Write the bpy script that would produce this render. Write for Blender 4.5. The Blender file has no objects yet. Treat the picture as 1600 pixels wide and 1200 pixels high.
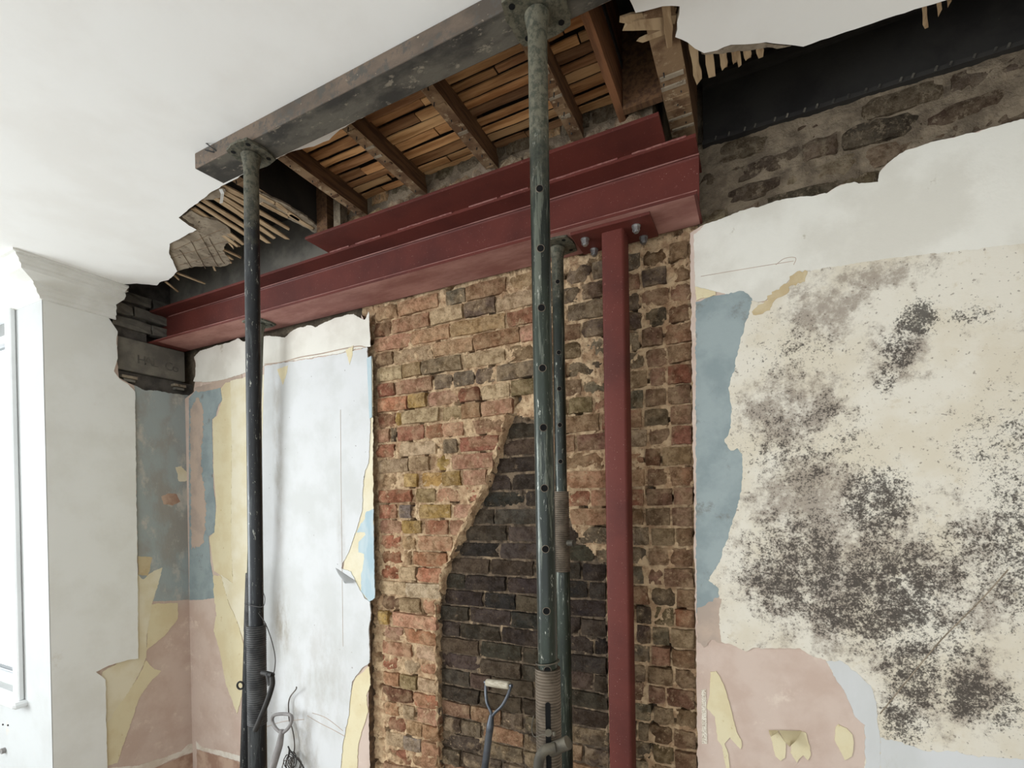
import bpy, bmesh, math, random
from mathutils import Vector, Matrix, noise
from mathutils.geometry import tessellate_polygon
random.seed(7)
SC = bpy.context.scene
COL = SC.collection

# ------------------------------------------------------------------ camera
FPX, YAW, PIT, ROL, PPX, PPY = 772.3, math.radians(26.40), math.radians(-.40), math.radians(-.96), 800., 787.
CAM = Vector((0, 0, 1.75))
fw = Vector((-math.sin(YAW)*math.cos(PIT), math.cos(YAW)*math.cos(PIT), math.sin(PIT)))
r0 = Vector((math.cos(YAW), math.sin(YAW), 0)); u0 = r0.cross(fw)
rt = r0*math.cos(ROL) + u0*math.sin(ROL); up = u0*math.cos(ROL) - r0*math.sin(ROL)
cd = bpy.data.cameras.new('camera'); co = bpy.data.objects.new('camera', cd); COL.objects.link(co)
M = Matrix((rt, up, -fw)).transposed().to_4x4(); M.translation = CAM; co.matrix_world = M
cd.sensor_fit = 'HORIZONTAL'; cd.sensor_width = 36; cd.lens = FPX*36/1600
cd.shift_y = (PPY-600)/1600; cd.clip_start = .02
SC.camera = co
AX = {'x': 0, 'y': 1, 'z': 2}
def P(x, y, ax, v):
    """point of the plane ax = v that is seen at photograph pixel x, y"""
    d = fw + rt*((x-PPX)/FPX) + up*((PPY-y)/FPX)
    i = AX[ax]; return CAM + d*((v-CAM[i])/d[i])

# ------------------------------------------------------------------ light
w = bpy.data.worlds.new('overcast_sky'); SC.world = w; w.use_nodes = True
bg = w.node_tree.nodes['Background']; bg.inputs[0].default_value = (.93, .97, 1., 1); bg.inputs[1].default_value = 1.6
def area(name, loc, rot, sx, sy, power, col):
    l = bpy.data.lights.new(name, 'AREA'); l.shape = 'RECTANGLE'; l.size = sx; l.size_y = sy; l.energy = power; l.color = col
    o = bpy.data.objects.new(name, l); COL.objects.link(o); o.location = loc; o.rotation_euler = rot; return o
area('bay_daylight', (-5.60, -1.55, 1.6), (0, math.radians(-90), 0), 2.0, 2.5, 185, (.91, .965, 1.))
SC.view_settings.view_transform = 'Standard'; SC.view_settings.look = 'None'
SC.view_settings.gamma = 1; SC.view_settings.use_curve_mapping = False
SC.view_settings.exposure = .35

# ------------------------------------------------------------------ materials
def lin(c):
    return tuple(((v/255)/12.92 if v/255 <= .04045 else ((v/255+.055)/1.055)**2.4) for v in c[:3]) + (1,)
class NT:
    def __init__(s, name):
        s.m = bpy.data.materials.new(name); s.m.use_nodes = True; s.t = s.m.node_tree; s.n = s.t.nodes; s.b = s.n['Principled BSDF']
        g = s.n.new('ShaderNodeNewGeometry'); s.pos = g.outputs['Position']
    def link(s, a, b): s.t.links.new(a, b)
    def noise(s, scale, detail=4, rough=.6, vec=None, stretch=None, dist=0):
        v = vec or s.pos
        if stretch:
            mp = s.n.new('ShaderNodeMapping'); mp.inputs['Scale'].default_value = stretch; s.link(v, mp.inputs[0]); v = mp.outputs[0]
        n = s.n.new('ShaderNodeTexNoise'); n.inputs['Scale'].default_value = scale; n.inputs['Detail'].default_value = detail
        n.inputs['Roughness'].default_value = rough; n.inputs['Distortion'].default_value = dist
        s.link(v, n.inputs['Vector']); return n.outputs['Fac']
    def math(s, op, a, b=None, clamp=False):
        n = s.n.new('ShaderNodeMath'); n.operation = op; n.use_clamp = clamp
        for i, v in enumerate((a, b)):
            if v is None: continue
            if isinstance(v, (int, float)): n.inputs[i].default_value = v
            else: s.link(v, n.inputs[i])
        return n.outputs[0]
    def rng(s, v, a, b, c=0, d=1):
        n = s.n.new('ShaderNodeMapRange'); n.interpolation_type = 'SMOOTHSTEP'
        for i, q in zip((1, 2, 3, 4), (a, b, c, d)): n.inputs[i].default_value = q
        s.link(v, n.inputs[0]); return n.outputs[0]
    def mix(s, fac, a, b, mode='MIX'):
        n = s.n.new('ShaderNodeMix'); n.data_type = 'RGBA'; n.blend_type = mode
        for i, v in ((0, fac), (6, a), (7, b)):
            if isinstance(v, (int, float)): n.inputs[i].default_value = v
            elif isinstance(v, tuple): n.inputs[i].default_value = v
            else: s.link(v, n.inputs[i])
        return n.outputs[2]
    def blob(s, c, rx, rz, st, axis=0):
        sub = s.n.new('ShaderNodeVectorMath'); sub.operation = 'SUBTRACT'; s.link(s.pos, sub.inputs[0]); sub.inputs[1].default_value = c
        mul = s.n.new('ShaderNodeVectorMath'); mul.operation = 'MULTIPLY'; s.link(sub.outputs[0], mul.inputs[0])
        mul.inputs[1].default_value = (1/rx, 0, 1/rz) if axis == 0 else (0, 1/rx, 1/rz)
        ln = s.n.new('ShaderNodeVectorMath'); ln.operation = 'LENGTH'; s.link(mul.outputs[0], ln.inputs[0])
        return s.rng(ln.outputs['Value'], 0.25, 1.25, st, 0)
    def bump(s, h, st, dist=.004):
        n = s.n.new('ShaderNodeBump'); n.inputs['Strength'].default_value = st; n.inputs['Distance'].default_value = dist
        s.link(h, n.inputs['Height']); s.link(n.outputs[0], s.b.inputs['Normal'])
    def done(s, col, rough=.8, metal=0, spec=.3):
        if isinstance(col, tuple): s.b.inputs['Base Color'].default_value = col
        else: s.link(col, s.b.inputs['Base Color'])
        if isinstance(rough, (int, float)): s.b.inputs['Roughness'].default_value = rough
        else: s.link(rough, s.b.inputs['Roughness'])
        s.b.inputs['Metallic'].default_value = metal; s.b.inputs['Specular IOR Level'].default_value = spec
        return s.m
def basic(name, c1, c2=None, scale=6, rough=.85, bump=.25, bscale=60, metal=0, spec=.25, c3=None, lo=.4, hi=.62, stretch=None, t3=(.60, .68), s3=25):
    t = NT(name); c2 = c2 or tuple(v*.86 for v in c1)
    n = t.noise(scale, 6, .6, stretch=stretch); col = t.mix(t.rng(n, lo, hi), lin(c1), lin(c2))
    if c3: col = t.mix(t.rng(t.noise(s3, 8, .7, stretch=stretch), *t3), col, lin(c3))
    if bump: t.bump(t.noise(bscale, 6, .65, stretch=stretch), bump, .004 if bump < .9 else .014)
    return t.done(col, rough, metal, spec)
MAT = {}
MAT['ceiling'] = basic('ceiling_paint', (243, 243, 240), (238, 237, 233), 2, .8, .06, 40)
MAT['white'] = basic('white_paint', (188, 190, 189), (182, 183, 181), 3, .7, .12, 40, c3=(196, 190, 178), t3=(.62, .75), s3=5)
MAT['board'] = basic('lining_board', (232, 233, 229), (224, 224, 218), 2.5, .8, .10, 30, c3=(212, 206, 194), t3=(.60, .75), s3=4)
MAT['paper'] = basic('white_paper', (208, 209, 209), (199, 200, 198), 3, .75, .12, 50, c3=(188, 184, 174), t3=(.64, .78), s3=4, stretch=(1, 1, .4))
MAT['upper_white'] = basic('upper_white_plaster', (222, 219, 209), (210, 206, 195), 4, .8, .2, 45, c3=(176, 168, 150), t3=(.66, .74), s3=9)
MAT['cream'] = basic('cream_layer', (222, 214, 190), (214, 203, 172), 5, .85, .15, 60)
MAT['yellow'] = basic('yellow_layer', (217, 206, 172), (211, 197, 160), 6, .85, .2, 120, c3=(190, 168, 124), t3=(.62, .72), s3=30)
MAT['blue'] = basic('blue_distemper', (150, 161, 161), (135, 147, 148), 7, .85, .25, 45, c3=(122, 124, 120), t3=(.56, .72), s3=12)
MAT['paleblue'] = basic('pale_blue_distemper', (166, 188, 197), (186, 200, 204), 9, .85, .2, 60, stretch=(2, 1, .5))
MAT['bluegrey'] = basic('stained_blue_plaster', (158, 166, 165), (152, 150, 143), 6, .85, .35, 35, c3=(186, 182, 173), t3=(.52, .66), s3=8, stretch=(1, 1, .6))
MAT['pink'] = basic('pink_plaster', (202, 183, 170), (192, 170, 156), 5, .88, .25, 40, c3=(214, 198, 183), t3=(.56, .72), s3=12)
MAT['dirtypink'] = basic('dirty_pink_plaster', (190, 164, 144), (158, 128, 110), 8, .9, .4, 30)
MAT['browngrey'] = basic('brown_stained_plaster', (186, 166, 150), (170, 154, 141), 7, .9, .25, 40)
MAT['skirt_line'] = basic('skirting_paint_line', (224, 218, 206), (206, 194, 178), 9, .8, .2, 50)
MAT['tan'] = basic('tan_stain_layer', (198, 182, 148), (188, 168, 132), 14, .9, .2, 60)
MAT['tape'] = basic('speckled_tape', (206, 196, 178), (230, 224, 210), 160, .8, .2, 100, c3=(150, 130, 110), s3=220, t3=(.5, .6))
MAT['concrete'] = basic('concrete', (122, 117, 107), (98, 94, 87), 6, .9, .4, 50)
MAT['sootbrick'] = basic('soot_dark_brick', (96, 91, 85), (70, 66, 63), 9, .95, .5, 40)
MAT['letters'] = basic('padstone_letters', (100, 96, 88), (86, 83, 77), 20, .9, .4, 50)
MAT['black'] = basic('void_shade', (58, 54, 50), (44, 42, 40), 6, .95, .3, 30)  # near-black colour stands for shade inside the opened ceiling
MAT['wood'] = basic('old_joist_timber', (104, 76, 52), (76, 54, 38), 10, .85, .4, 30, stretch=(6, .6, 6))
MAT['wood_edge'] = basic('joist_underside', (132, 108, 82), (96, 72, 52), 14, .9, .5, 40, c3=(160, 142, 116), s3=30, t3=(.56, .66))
MAT['redwood'] = basic('red_timber', (128, 88, 60), (100, 68, 46), 8, .8, .3, 30, stretch=(6, .6, 6))
t = NT('slat_timber'); oi = t.n.new('ShaderNodeObjectInfo')
cs = t.mix(t.rng(t.noise(7, 6, .6, stretch=(.5, 5, 5)), .4, .62), oi.outputs['Color'], t.mix(1., oi.outputs['Color'], lin((196, 182, 168)), 'MULTIPLY'))
t.bump(t.noise(30, 5, .6, stretch=(.4, 4, 4)), .4); MAT['slat'] = t.done(cs, .8)
MAT['lath'] = basic('lath_timber', (176, 152, 120), (140, 116, 88), 12, .85, .4, 40, stretch=(3, .5, 3))
MAT['undercoat'] = basic('haired_undercoat', (150, 138, 120), (122, 110, 94), 14, .95, .8, 26, c3=(96, 84, 70), s3=30, t3=(.56, .64))
MAT['cornice'] = basic('cornice_plaster', (226, 226, 221), (216, 215, 208), 4, .7, .08, 50)
MAT['glass_frame'] = basic('window_gloss', (232, 234, 234), (224, 226, 226), 4, .4, .03, 40)
t = NT('window_glass'); t.b.inputs['Transmission Weight'].default_value = 1; t.b.inputs['IOR'].default_value = 1.1; MAT['glass'] = t.done((.95, .97, 1, 1), .02)
# oxide red steel
t = NT('red_oxide_steel')
c = t.mix(t.rng(t.noise(3, 5), .38, .65), lin((98, 46, 38)), lin((82, 38, 32)))
c = t.mix(t.rng(t.noise(60, 8, .75), .60, .70), c, lin((118, 68, 62)))
c = t.mix(t.rng(t.noise(220, 3, .6), .70, .74), c, lin((176, 150, 140)))
t.bump(t.noise(160, 4), .12, .002); MAT['red'] = t.done(c, .62, 0, .3)
t = NT('dusty_red_soffit')
c = t.mix(t.rng(t.noise(5, 7, .7, stretch=(.4, 1, 1)), .36, .66), lin((172, 128, 118)), lin((136, 90, 82)))
t.bump(t.noise(160, 4), .12, .002); MAT['red_dusty'] = t.done(c, .75)
MAT['weld'] = basic('weld_bead', (118, 68, 62), (140, 96, 88), 40, .6, .4, 90)
MAT['ridge_highlight'] = basic('dusty_edge_highlight', (150, 108, 100), (118, 74, 68), 14, .6, .2, 90, stretch=(.3, 1, 1))  # pale colour paints the highlight on the beam's dusty edges
MAT['steel_dark'] = basic('old_black_steel', (52, 50, 47), (40, 38, 37), 5, .8, .3, 40, c3=(84, 78, 72), s3=60, t3=(.66, .74))
t = NT('needle_front'); c = t.mix(t.rng(t.noise(6, 6, .65, stretch=(.5, 1, 1)), .38, .62), lin((108, 93, 80)), lin((78, 70, 62)))
c = t.mix(t.rng(t.noise(26, 8, .7), .50, .62), c, lin((80, 76, 70))); c = t.mix(t.rng(t.noise(70, 6), .64, .7), c, lin((150, 138, 120))); t.bump(t.noise(50, 6), .25); MAT['needle_front'] = t.done(c, .75)
MAT['needle'] = basic('worn_steel_grey', (96, 92, 83), (58, 56, 52), 11, .65, .35, 50, c3=(136, 128, 114), s3=34, t3=(.57, .66), stretch=(.5, 1, 1))
def tube_mat(name, a, b, cc, rough=.34, dust=None):
    t = NT(name)
    c = t.mix(t.rng(t.noise(9, 6, .65, stretch=(1, 1, .25)), .40, .60), lin(a), lin(b))
    c = t.mix(t.rng(t.noise(30, 9, .72, stretch=(1.6, 1.6, .12)), .53, .60), c, lin(cc))
    c = t.mix(t.rng(t.noise(70, 8, .75, stretch=(1.4, 1.4, .4)), .60, .66), c, lin((166, 166, 156)))
    ro = t.math('ADD', rough, t.math('MULTIPLY', t.noise(14, 5), .15))
    if dust:
        sx = t.n.new('ShaderNodeSeparateXYZ'); t.link(t.pos, sx.inputs[0])
        dm = t.rng(t.math('ADD', sx.outputs[2], t.math('MULTIPLY', t.noise(22, 7, .7), .5)), dust[0], dust[1])
        c = t.mix(t.math('MULTIPLY', dm, .8), c, t.mix(t.rng(t.noise(60, 7, .7), .42, .6), lin((112, 107, 90)), lin((72, 72, 60))))
        ro = t.math('ADD', ro, t.math('MULTIPLY', dm, .4))
    t.bump(t.noise(90, 5), .15, .002); return t.done(c, ro, .35, .5)
MAT['tube_green'] = tube_mat('worn_green_tube', (42, 50, 41), (29, 35, 30), (90, 94, 84), .24, (2.70, 3.0))
MAT['tube_dusty'] = tube_mat('dusty_tube', (104, 104, 92), (78, 82, 72), (134, 132, 116), .7)
MAT['tube_black'] = tube_mat('worn_black_tube', (42, 45, 48), (31, 33, 36), (64, 67, 68), .32, (2.85, 3.1))
MAT['thread'] = basic('rusty_thread', (112, 100, 86), (84, 74, 62), 20, .55, .2, 80, metal=.3, spec=.5)
MAT['thread_dark'] = basic('dark_thread', (86, 86, 86), (62, 62, 63), 20, .5, .2, 80, metal=.3, spec=.5)
MAT['castiron'] = basic('cast_handle', (98, 92, 80), (70, 66, 58), 18, .6, .3, 70, metal=.2)
MAT['castdark'] = basic('cast_dark', (58, 56, 54), (44, 43, 42), 18, .6, .3, 70, metal=.2)
MAT['hole'] = basic('hole_dark', (14, 14, 14), (10, 10, 10), 5, .9, 0)
MAT['zinc'] = basic('zinc_bolt', (186, 186, 184), (150, 150, 150), 30, .35, .1, 80, metal=.8)
MAT['wire'] = basic('grey_wire', (72, 68, 66), (52, 50, 48), 20, .6, 0)
MAT['cable'] = basic('grey_cable', (110, 104, 98), (84, 78, 74), 20, .6, 0)
MAT['plastic'] = basic('grey_plastic', (138, 134, 132), (120, 116, 114), 8, .55, .1, 60)
MAT['spade_steel'] = basic('spade_steel', (104, 108, 114), (82, 86, 92), 14, .38, .1, 60, metal=.6)
MAT['grip'] = basic('pale_wood_grip', (186, 178, 160), (160, 150, 130), 20, .7, .3, 60, stretch=(1, 6, 6))
MAT['floor'] = basic('dusty_boards', (158, 150, 140), (134, 126, 116), 4, .9, .3, 20)
MAT['plainwall'] = basic('plain_wall', (206, 200, 188), (196, 190, 178), 2, .85, .1, 30)  # even off-white of the plain right wall
# bricks: colour of each brick from its object colour
def brick_mat(name, smear, amount, patchy=.6):
    t = NT(name); oi = t.n.new('ShaderNodeObjectInfo'); oc = oi.outputs['Color']
    c = t.mix(t.rng(t.noise(11, 3, .5), .45, .56, 0, patchy), oc, t.mix(.55, oc, smear))
    c = t.mix(t.rng(t.noise(24, 6, .7), .38, .66), c, t.mix(1., c, lin((186, 178, 168)), 'MULTIPLY'))
    c = t.mix(t.rng(t.noise(30, 9, .78), amount, amount+.07, 0, .9), c, smear)
    c = t.mix(t.rng(t.noise(120, 5, .75), .60, .70, 0, .75), c, t.mix(1., c, lin((120, 104, 92)), 'MULTIPLY'))
    c = t.mix(t.rng(t.noise(85, 7, .8), .53, .60, 0, .55), c, t.mix(1., c, lin((176, 158, 144)), 'MULTIPLY'))
    c = t.mix(t.rng(t.noise(64, 8, .8), .55, .63, 0, .6), c, t.mix(.6, c, smear))
    h = t.math('ADD', t.math('MULTIPLY', t.noise(48, 10, .75), 1.), t.math('MULTIPLY', t.noise(150, 5, .7), .35))
    t.bump(h, 1., .016); return t.done(c, .93, 0, .12)
MAT['brick'] = brick_mat('brick_face', lin((204, 178, 142)), .575)
MAT['brick_soot'] = brick_mat('sooty_brick_face', lin((124, 106, 86)), .60, .25)
MAT['brick_dull'] = brick_mat('dull_brick_face', lin((136, 122, 102)), .52)
MAT['mortar'] = basic('lime_mortar', (206, 178, 142), (172, 140, 108), 26, .95, 1., 55, c3=(126, 96, 70), s3=40, t3=(.56, .66))
MAT['mortar_soot'] = basic('sooty_mortar', (128, 110, 90), (84, 72, 60), 20, .95, 1., 60, c3=(162, 140, 112), s3=14, t3=(.55, .64))
MAT['mortar_dull'] = basic('dull_mortar', (134, 120, 101), (104, 92, 77), 12, .95, 1., 50)
MAT['plaster_edge'] = basic('plaster_broken_edge', (120, 100, 80), (84, 70, 58), 30, .95, .6, 60)

# mould on the paper of the right wall
t = NT('mouldy_paper')
def dens(lst):
    acc = None
    for (x, y, rx, ry, s) in lst:
        c = P(x, y, 'y', 1.98); e = P(x+rx, y, 'y', 1.98); g = P(x, y+ry, 'y', 1.98)
        b = t.blob(c, abs(e.x-c.x), abs(g.z-c.z), s)
        acc = b if acc is None else t.math('MAXIMUM', acc, b)
    return acc
dk = dens([(1432, 498, 46, 40, .8), (1402, 548, 46, 52, .72), (1385, 590, 30, 34, .6), (1520, 490, 70, 26, .48), (1365, 790, 90, 90, .72), (1250, 890, 150, 130, .68), (1385, 930, 160, 140, .76), (1330, 960, 120, 60, .72),
           (1500, 880, 150, 110, .56), (1590, 860, 90, 170, .66), (1425, 1050, 85, 100, .74), (1412, 1120, 60, 70, .66), (1512, 1085, 66, 60, .80), (1560, 1100, 60, 60, .6), (1250, 690, 150, 150, .50), (1560, 700, 120, 130, .44), (1470, 1000, 100, 140, .55), (1240, 560, 110, 90, .40)])
br = dens([(1240, 640, 110, 90, .85), (1290, 480, 90, 70, .7), (1260, 770, 130, 80, .8), (1370, 430, 120, 34, .7), (1300, 890, 230, 170, .8), (1400, 560, 70, 60, .7), (1500, 900, 200, 140, .55), (1420, 1060, 120, 100, .6), (1515, 1080, 80, 70, .7)])
n1 = t.noise(185, 7, .72); n2 = t.noise(62, 8, .75); n3 = t.noise(15, 6, .65)
v = t.math('ADD', t.math('ADD', t.math('MULTIPLY', n1, .55), t.math('MULTIPLY', n2, .45)), t.math('MULTIPLY', n3, .22))
m1 = t.rng(t.math('ADD', v, t.math('MULTIPLY', dk, .235)), .715, .80)
m2 = t.rng(t.math('ADD', t.math('ADD', t.math('MULTIPLY', n2, .5), t.math('MULTIPLY', n3, .6)), t.math('MULTIPLY', br, .28)), .60, .80)
sp = t.rng(t.noise(95, 2, .4), .68, .73)
base = t.mix(t.rng(t.noise(4, 5), .4, .62), lin((218, 212, 198)), lin((210, 201, 182)))
base = t.mix(t.rng(t.noise(26, 6, .7), .58, .72, 0, .5), base, lin((196, 182, 156)))
c = t.mix(t.math('MULTIPLY', m2, .82), base, lin((148, 136, 123)))
c = t.mix(t.math('MULTIPLY', sp, .55), c, lin((96, 84, 74)))
c = t.mix(t.math('MULTIPLY', m1, .86), c, lin((56, 51, 48)))
t.bump(t.noise(80, 6), .2); MAT['mould'] = t.done(c, .88, 0, .2)

# ------------------------------------------------------------------ helpers
def tag(o, label=None, cat=None, group=None, kind=None):
    for k, v in (('label', label), ('category', cat), ('group', group), ('kind', kind)):
        if v: o[k] = v
    return o
def empty(name, loc=(0, 0, 0)):
    o = bpy.data.objects.new(name, None); COL.objects.link(o); o.location = loc; o.empty_display_size = .05; return o
def child(o, parent):
    o.parent = parent; o.matrix_parent_inverse = Matrix.Translation(-Vector(parent.location)) if parent.type == 'EMPTY' else Matrix.Identity(4); return o
def obj(name, bm, mats, parent=None, smooth=False):
    me = bpy.data.meshes.new(name); bmesh.ops.recalc_face_normals(bm, faces=bm.faces); bm.to_mesh(me); bm.free()
    for m in (mats if isinstance(mats, (list, tuple)) else [mats]): me.materials.append(MAT[m])
    if smooth:
        for p in me.polygons: p.use_smooth = True
        me.set_sharp_from_angle(angle=math.radians(38))
    o = bpy.data.objects.new(name, me); COL.objects.link(o)
    if parent: child(o, parent)
    return o
def bx(bm, x0, x1, y0, y1, z0, z1, mi=0, bevel=0):
    r = bmesh.ops.create_cube(bm, size=1, matrix=Matrix.Translation(((x0+x1)/2, (y0+y1)/2, (z0+z1)/2)) @ Matrix.Diagonal((abs(x1-x0), abs(y1-y0), abs(z1-z0), 1)))
    fs = {f for v in r['verts'] for f in v.link_faces}
    for f in fs: f.material_index = mi
    if bevel: bmesh.ops.bevel(bm, geom=list({e for f in fs for e in f.edges}), offset=bevel, segments=1, affect='EDGES', profile=.5)
    return r['verts']
def box(name, x0, x1, y0, y1, z0, z1, m, parent=None, bevel=0):
    bm = bmesh.new(); bx(bm, x0, x1, y0, y1, z0, z1, 0, bevel); return obj(name, bm, m, parent)
def frame(a, b):
    d = (b-a).normalized(); s = Vector((0, 0, 1)) if abs(d.z) < .9 else Vector((0, 1, 0))
    u = d.cross(s).normalized(); return d, u, u.cross(d).normalized()
def tube(bm, pts, r, seg=12, cap=True, mi=0):
    pts = [Vector(p) for p in pts]; rs = r if isinstance(r, (list, tuple)) else [r]*len(pts)
    rings = []; pu = None
    for i, p in enumerate(pts):
        a = pts[max(0, i-1)]; b = pts[min(len(pts)-1, i+1)]
        d = (b-a).normalized()
        if pu is None: _, pu, _ = frame(a, b)
        pu = (pu - d*pu.dot(d)).normalized(); v = d.cross(pu)
        rings.append([bm.verts.new(p + (pu*math.cos(2*math.pi*k/seg) + v*math.sin(2*math.pi*k/seg))*rs[i]) for k in range(seg)])
    for q0, q1 in zip(rings, rings[1:]):
        for k in range(seg):
            f = bm.faces.new((q0[k], q0[(k+1) % seg], q1[(k+1) % seg], q1[k])); f.material_index = mi
    if cap:
        for q in (rings[0], rings[-1]):
            f = bm.faces.new(q); f.material_index = mi
    return bm
def curve(pts, n=6):
    pts = [Vector(p) for p in pts]; out = []
    for i in range(len(pts)-1):
        p0, p1, p2, p3 = pts[max(0, i-1)], pts[i], pts[i+1], pts[min(len(pts)-1, i+2)]
        for k in range(n):
            s = k/n
            out.append(.5*((2*p1)+(p2-p0)*s+(2*p0-5*p1+4*p2-p3)*s*s+(3*p1-p0-3*p2+p3)*s**3))
    return out+[pts[-1]]
def rag(pts, step=.02, amp=.004, seed=0, keep=()):
    """closed 2D outline with torn, uneven edges; edges listed in keep stay straight"""
    out = []; n = len(pts)
    for i in range(n):
        a = Vector(pts[i]); b = Vector(pts[(i+1) % n]); L = (b-a).length; out.append(a)
        if i in keep or L < step: continue
        k = min(300, int(L/step)); nn = Vector((-(b-a).y, (b-a).x))/L
        for j in range(1, k):
            q = a.lerp(b, j/k)
            h = noise.noise((q.x*31+seed, q.y*31, seed*1.7)) + .7*noise.noise((q.x*85, q.y*85+seed, seed)) + .5*noise.noise((q.x*210, q.y*210+seed, seed))
            out.append(q + nn*h*amp)
    return out
def slab(bm, pts2, axis, v0, v1, mi=0, side_mi=None):
    """extruded outline: pts2 are (x,z) for axis y, (y,z) for axis x, (x,y) for axis z; v0 is the face to the room, v1 the back"""
    mk = {'y': lambda p, v: (p[0], v, p[1]), 'x': lambda p, v: (v, p[0], p[1]), 'z': lambda p, v: (p[0], p[1], v)}[axis]
    A = [bm.verts.new(mk(p, v0)) for p in pts2]; B = [bm.verts.new(mk(p, v1)) for p in pts2]
    for tri in tessellate_polygon([[Vector((p[0], p[1], 0)) for p in pts2]]):
        try:
            f = bm.faces.new([A[i] for i in tri]); f.material_index = mi
            f = bm.faces.new([B[i] for i in tri]); f.material_index = mi
        except ValueError: pass
    n = len(A)
    for i in range(n):
        f = bm.faces.new((A[i], A[(i+1) % n], B[(i+1) % n], B[i])); f.material_index = mi if side_mi is None else side_mi
    return bm
def px2(pts, axis, v):
    out = []
    for p in pts:
        q = P(p[0], p[1], axis, v)
        out.append({'y': (q.x, q.z), 'x': (q.y, q.z), 'z': (q.x, q.y)}[axis])
    return out
def patch(name, pix, axis, face, thick, m, parent, step=.007, amp=.0042, seed=1, edge=None):
    """a sheet of paper, paint or plaster that lies on a wall, its outline torn"""
    s = {'y': 1, 'x': -1, 'z': 1}[axis]
    o2 = rag(px2(pix, axis, face), step, amp, seed); bm = bmesh.new()
    slab(bm, o2, axis, face, face+s*thick, 0, 1 if edge else None)
    return obj(name, bm, [m, edge] if edge else m, parent)

ZF, ZC = -.25, 3.015            # floor and ceiling
XL, YP, YB = -3.39, 1.98, 2.0   # left wall plaster face, back wall plaster face, brick face
XBL, XBR = -1.845, -.215        # the bared brickwork
ZS = 2.776                      # underside of the red beam

# ------------------------------------------------------------------ room shell
fl = box('floor', -5.7, 3.2, -3., 2.3, ZF-.1, ZF, 'floor'); tag(fl, 'dusty timber floor of the stripped room', kind='structure')
o = box('wall_right', 3.0, 3.15, -3., 2.3, ZF, 3.6, 'plainwall'); tag(o, 'plain plastered wall at the right end of the room', kind='structure')
# ceiling: broken edge traced round the opened area
hole = [(181, 445), (214, 443), (245, 446), (252, 440), (264, 437), (277, 424), (264, 395), (265, 381), (290, 368), (307, 359), (291, 349), (279, 340), (297, 325), (315, 312), (330, 300), (342, 294), (352, 288),
        (400, 262), (455, 237), (490, 229), (514, 219), (525, 208), (546, 194), (640, 145), (760, 88), (880, 33), (956, -2), (983, -2), (993, 20), (1020, 14), (1050, 9), (1062, 10), (1055, 58), (1074, 66), (1086, 76), (1100, 83), (1120, 79), (1142, 70), (1197, 66), (1242, 71),
        (1255, 73), (1310, 54), (1362, 37), (1400, 24), (1442, 11), (1479, 0), (1560, -26), (1700, -70)]
h2 = px2(hole, 'z', ZC); h2 = [(-3.30, 1.62)] + h2
hr = rag(h2, .018, .004, 3)[:-1]
i_end = len(hr)-1
while (hr[i_end]-Vector(h2[-1])).length > 1e-6: i_end -= 1
hr = hr[:i_end+1]
outline = [(-5.7, 1.30), (-3.75, 1.30), (-3.75, 1.62)] + [tuple(p) for p in hr] + [(3.1, h2[-1][1]), (3.1, -3.), (-5.7, -3.)]
bm = bmesh.new(); slab(bm, outline, 'z', ZC, ZC+.022, 0, 1)
ceil = obj('ceiling', bm, ['ceiling', 'undercoat']); tag(ceil, 'white plaster ceiling broken away along the back wall', kind='structure')

# back wall masonry -------------------------------------------------
wb = empty('wall_back', (0, 2.1, ZF)); tag(wb, 'back wall of old plaster and bared brickwork', kind='structure')
# flue outline in wall coordinates (x, z)
flue = px2([(796, 648), (768, 742), (738, 803), (712, 860), (694, 895), (690, 938), (684, 942), (688, 1250), (953, 1250), (946, 880), (912, 853), (889, 812), (872, 720), (842, 655)], 'y', 2.02)
def inside(p, poly):
    c = False; n = len(poly)
    for i in range(n):
        a, b = poly[i], poly[i-1]
        if (a[1] > p[1]) != (b[1] > p[1]) and p[0] < (b[0]-a[0])*(p[1]-a[1])/(b[1]-a[1])+a[0]: c = not c
    return c
def spans(z, poly):
    xs = []; n = len(poly)
    for i in range(n):
        a, b = poly[i], poly[i-1]
        if (a[1] > z) != (b[1] > z): xs.append((b[0]-a[0])*(z-a[1])/(b[1]-a[1])+a[0])
    return sorted(xs)
FD = .030                       # the flue back lies deeper
bm = bmesh.new(); nx, nz = 230, 400; x0, x1, z0, z1 = XBL-.03, XBR+.03, ZF, 2.80
g = []
for j in range(nz+1):
    row = []
    for i in range(nx+1):
        x = x0+(x1-x0)*i/nx; z = z0+(z1-z0)*j/nz
        h = max(-.006, noise.noise((x*8, z*8, 1.3)))*.012 + noise.noise((x*30, z*30, 5))*.010 + noise.noise((x*75, z*75, 9))*.009
        f = inside((x+noise.noise((x*22, z*22, 4))*.016, z+noise.noise((x*22, z*22, 14))*.016), flue)
        pk = noise.noise((x*17, z*26, 31)); row.append(bm.verts.new((x, YB+.020-h+(FD if f else 0)+(.045*min(1, (pk-.36)*9) if pk > .36 and not f else 0), z)))
    g.append(row)
for j in range(nz):
    for i in range(nx):
        f = bm.faces.new((g[j][i], g[j][i+1], g[j+1][i+1], g[j+1][i]))
        f.material_index = 1 if inside((x0+(x1-x0)*(i+.5)/nx, z0+(z1-z0)*(j+.5)/nz), flue) else 0
o = obj('mortar_bed', bm, ['mortar', 'mortar_soot'], wb, smooth=True); o['kind'] = 'stuff'
box('masonry_core', -3.6, 3.1, 2.06, 2.3, ZF, 3.6, 'mortar_dull', wb)

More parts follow.
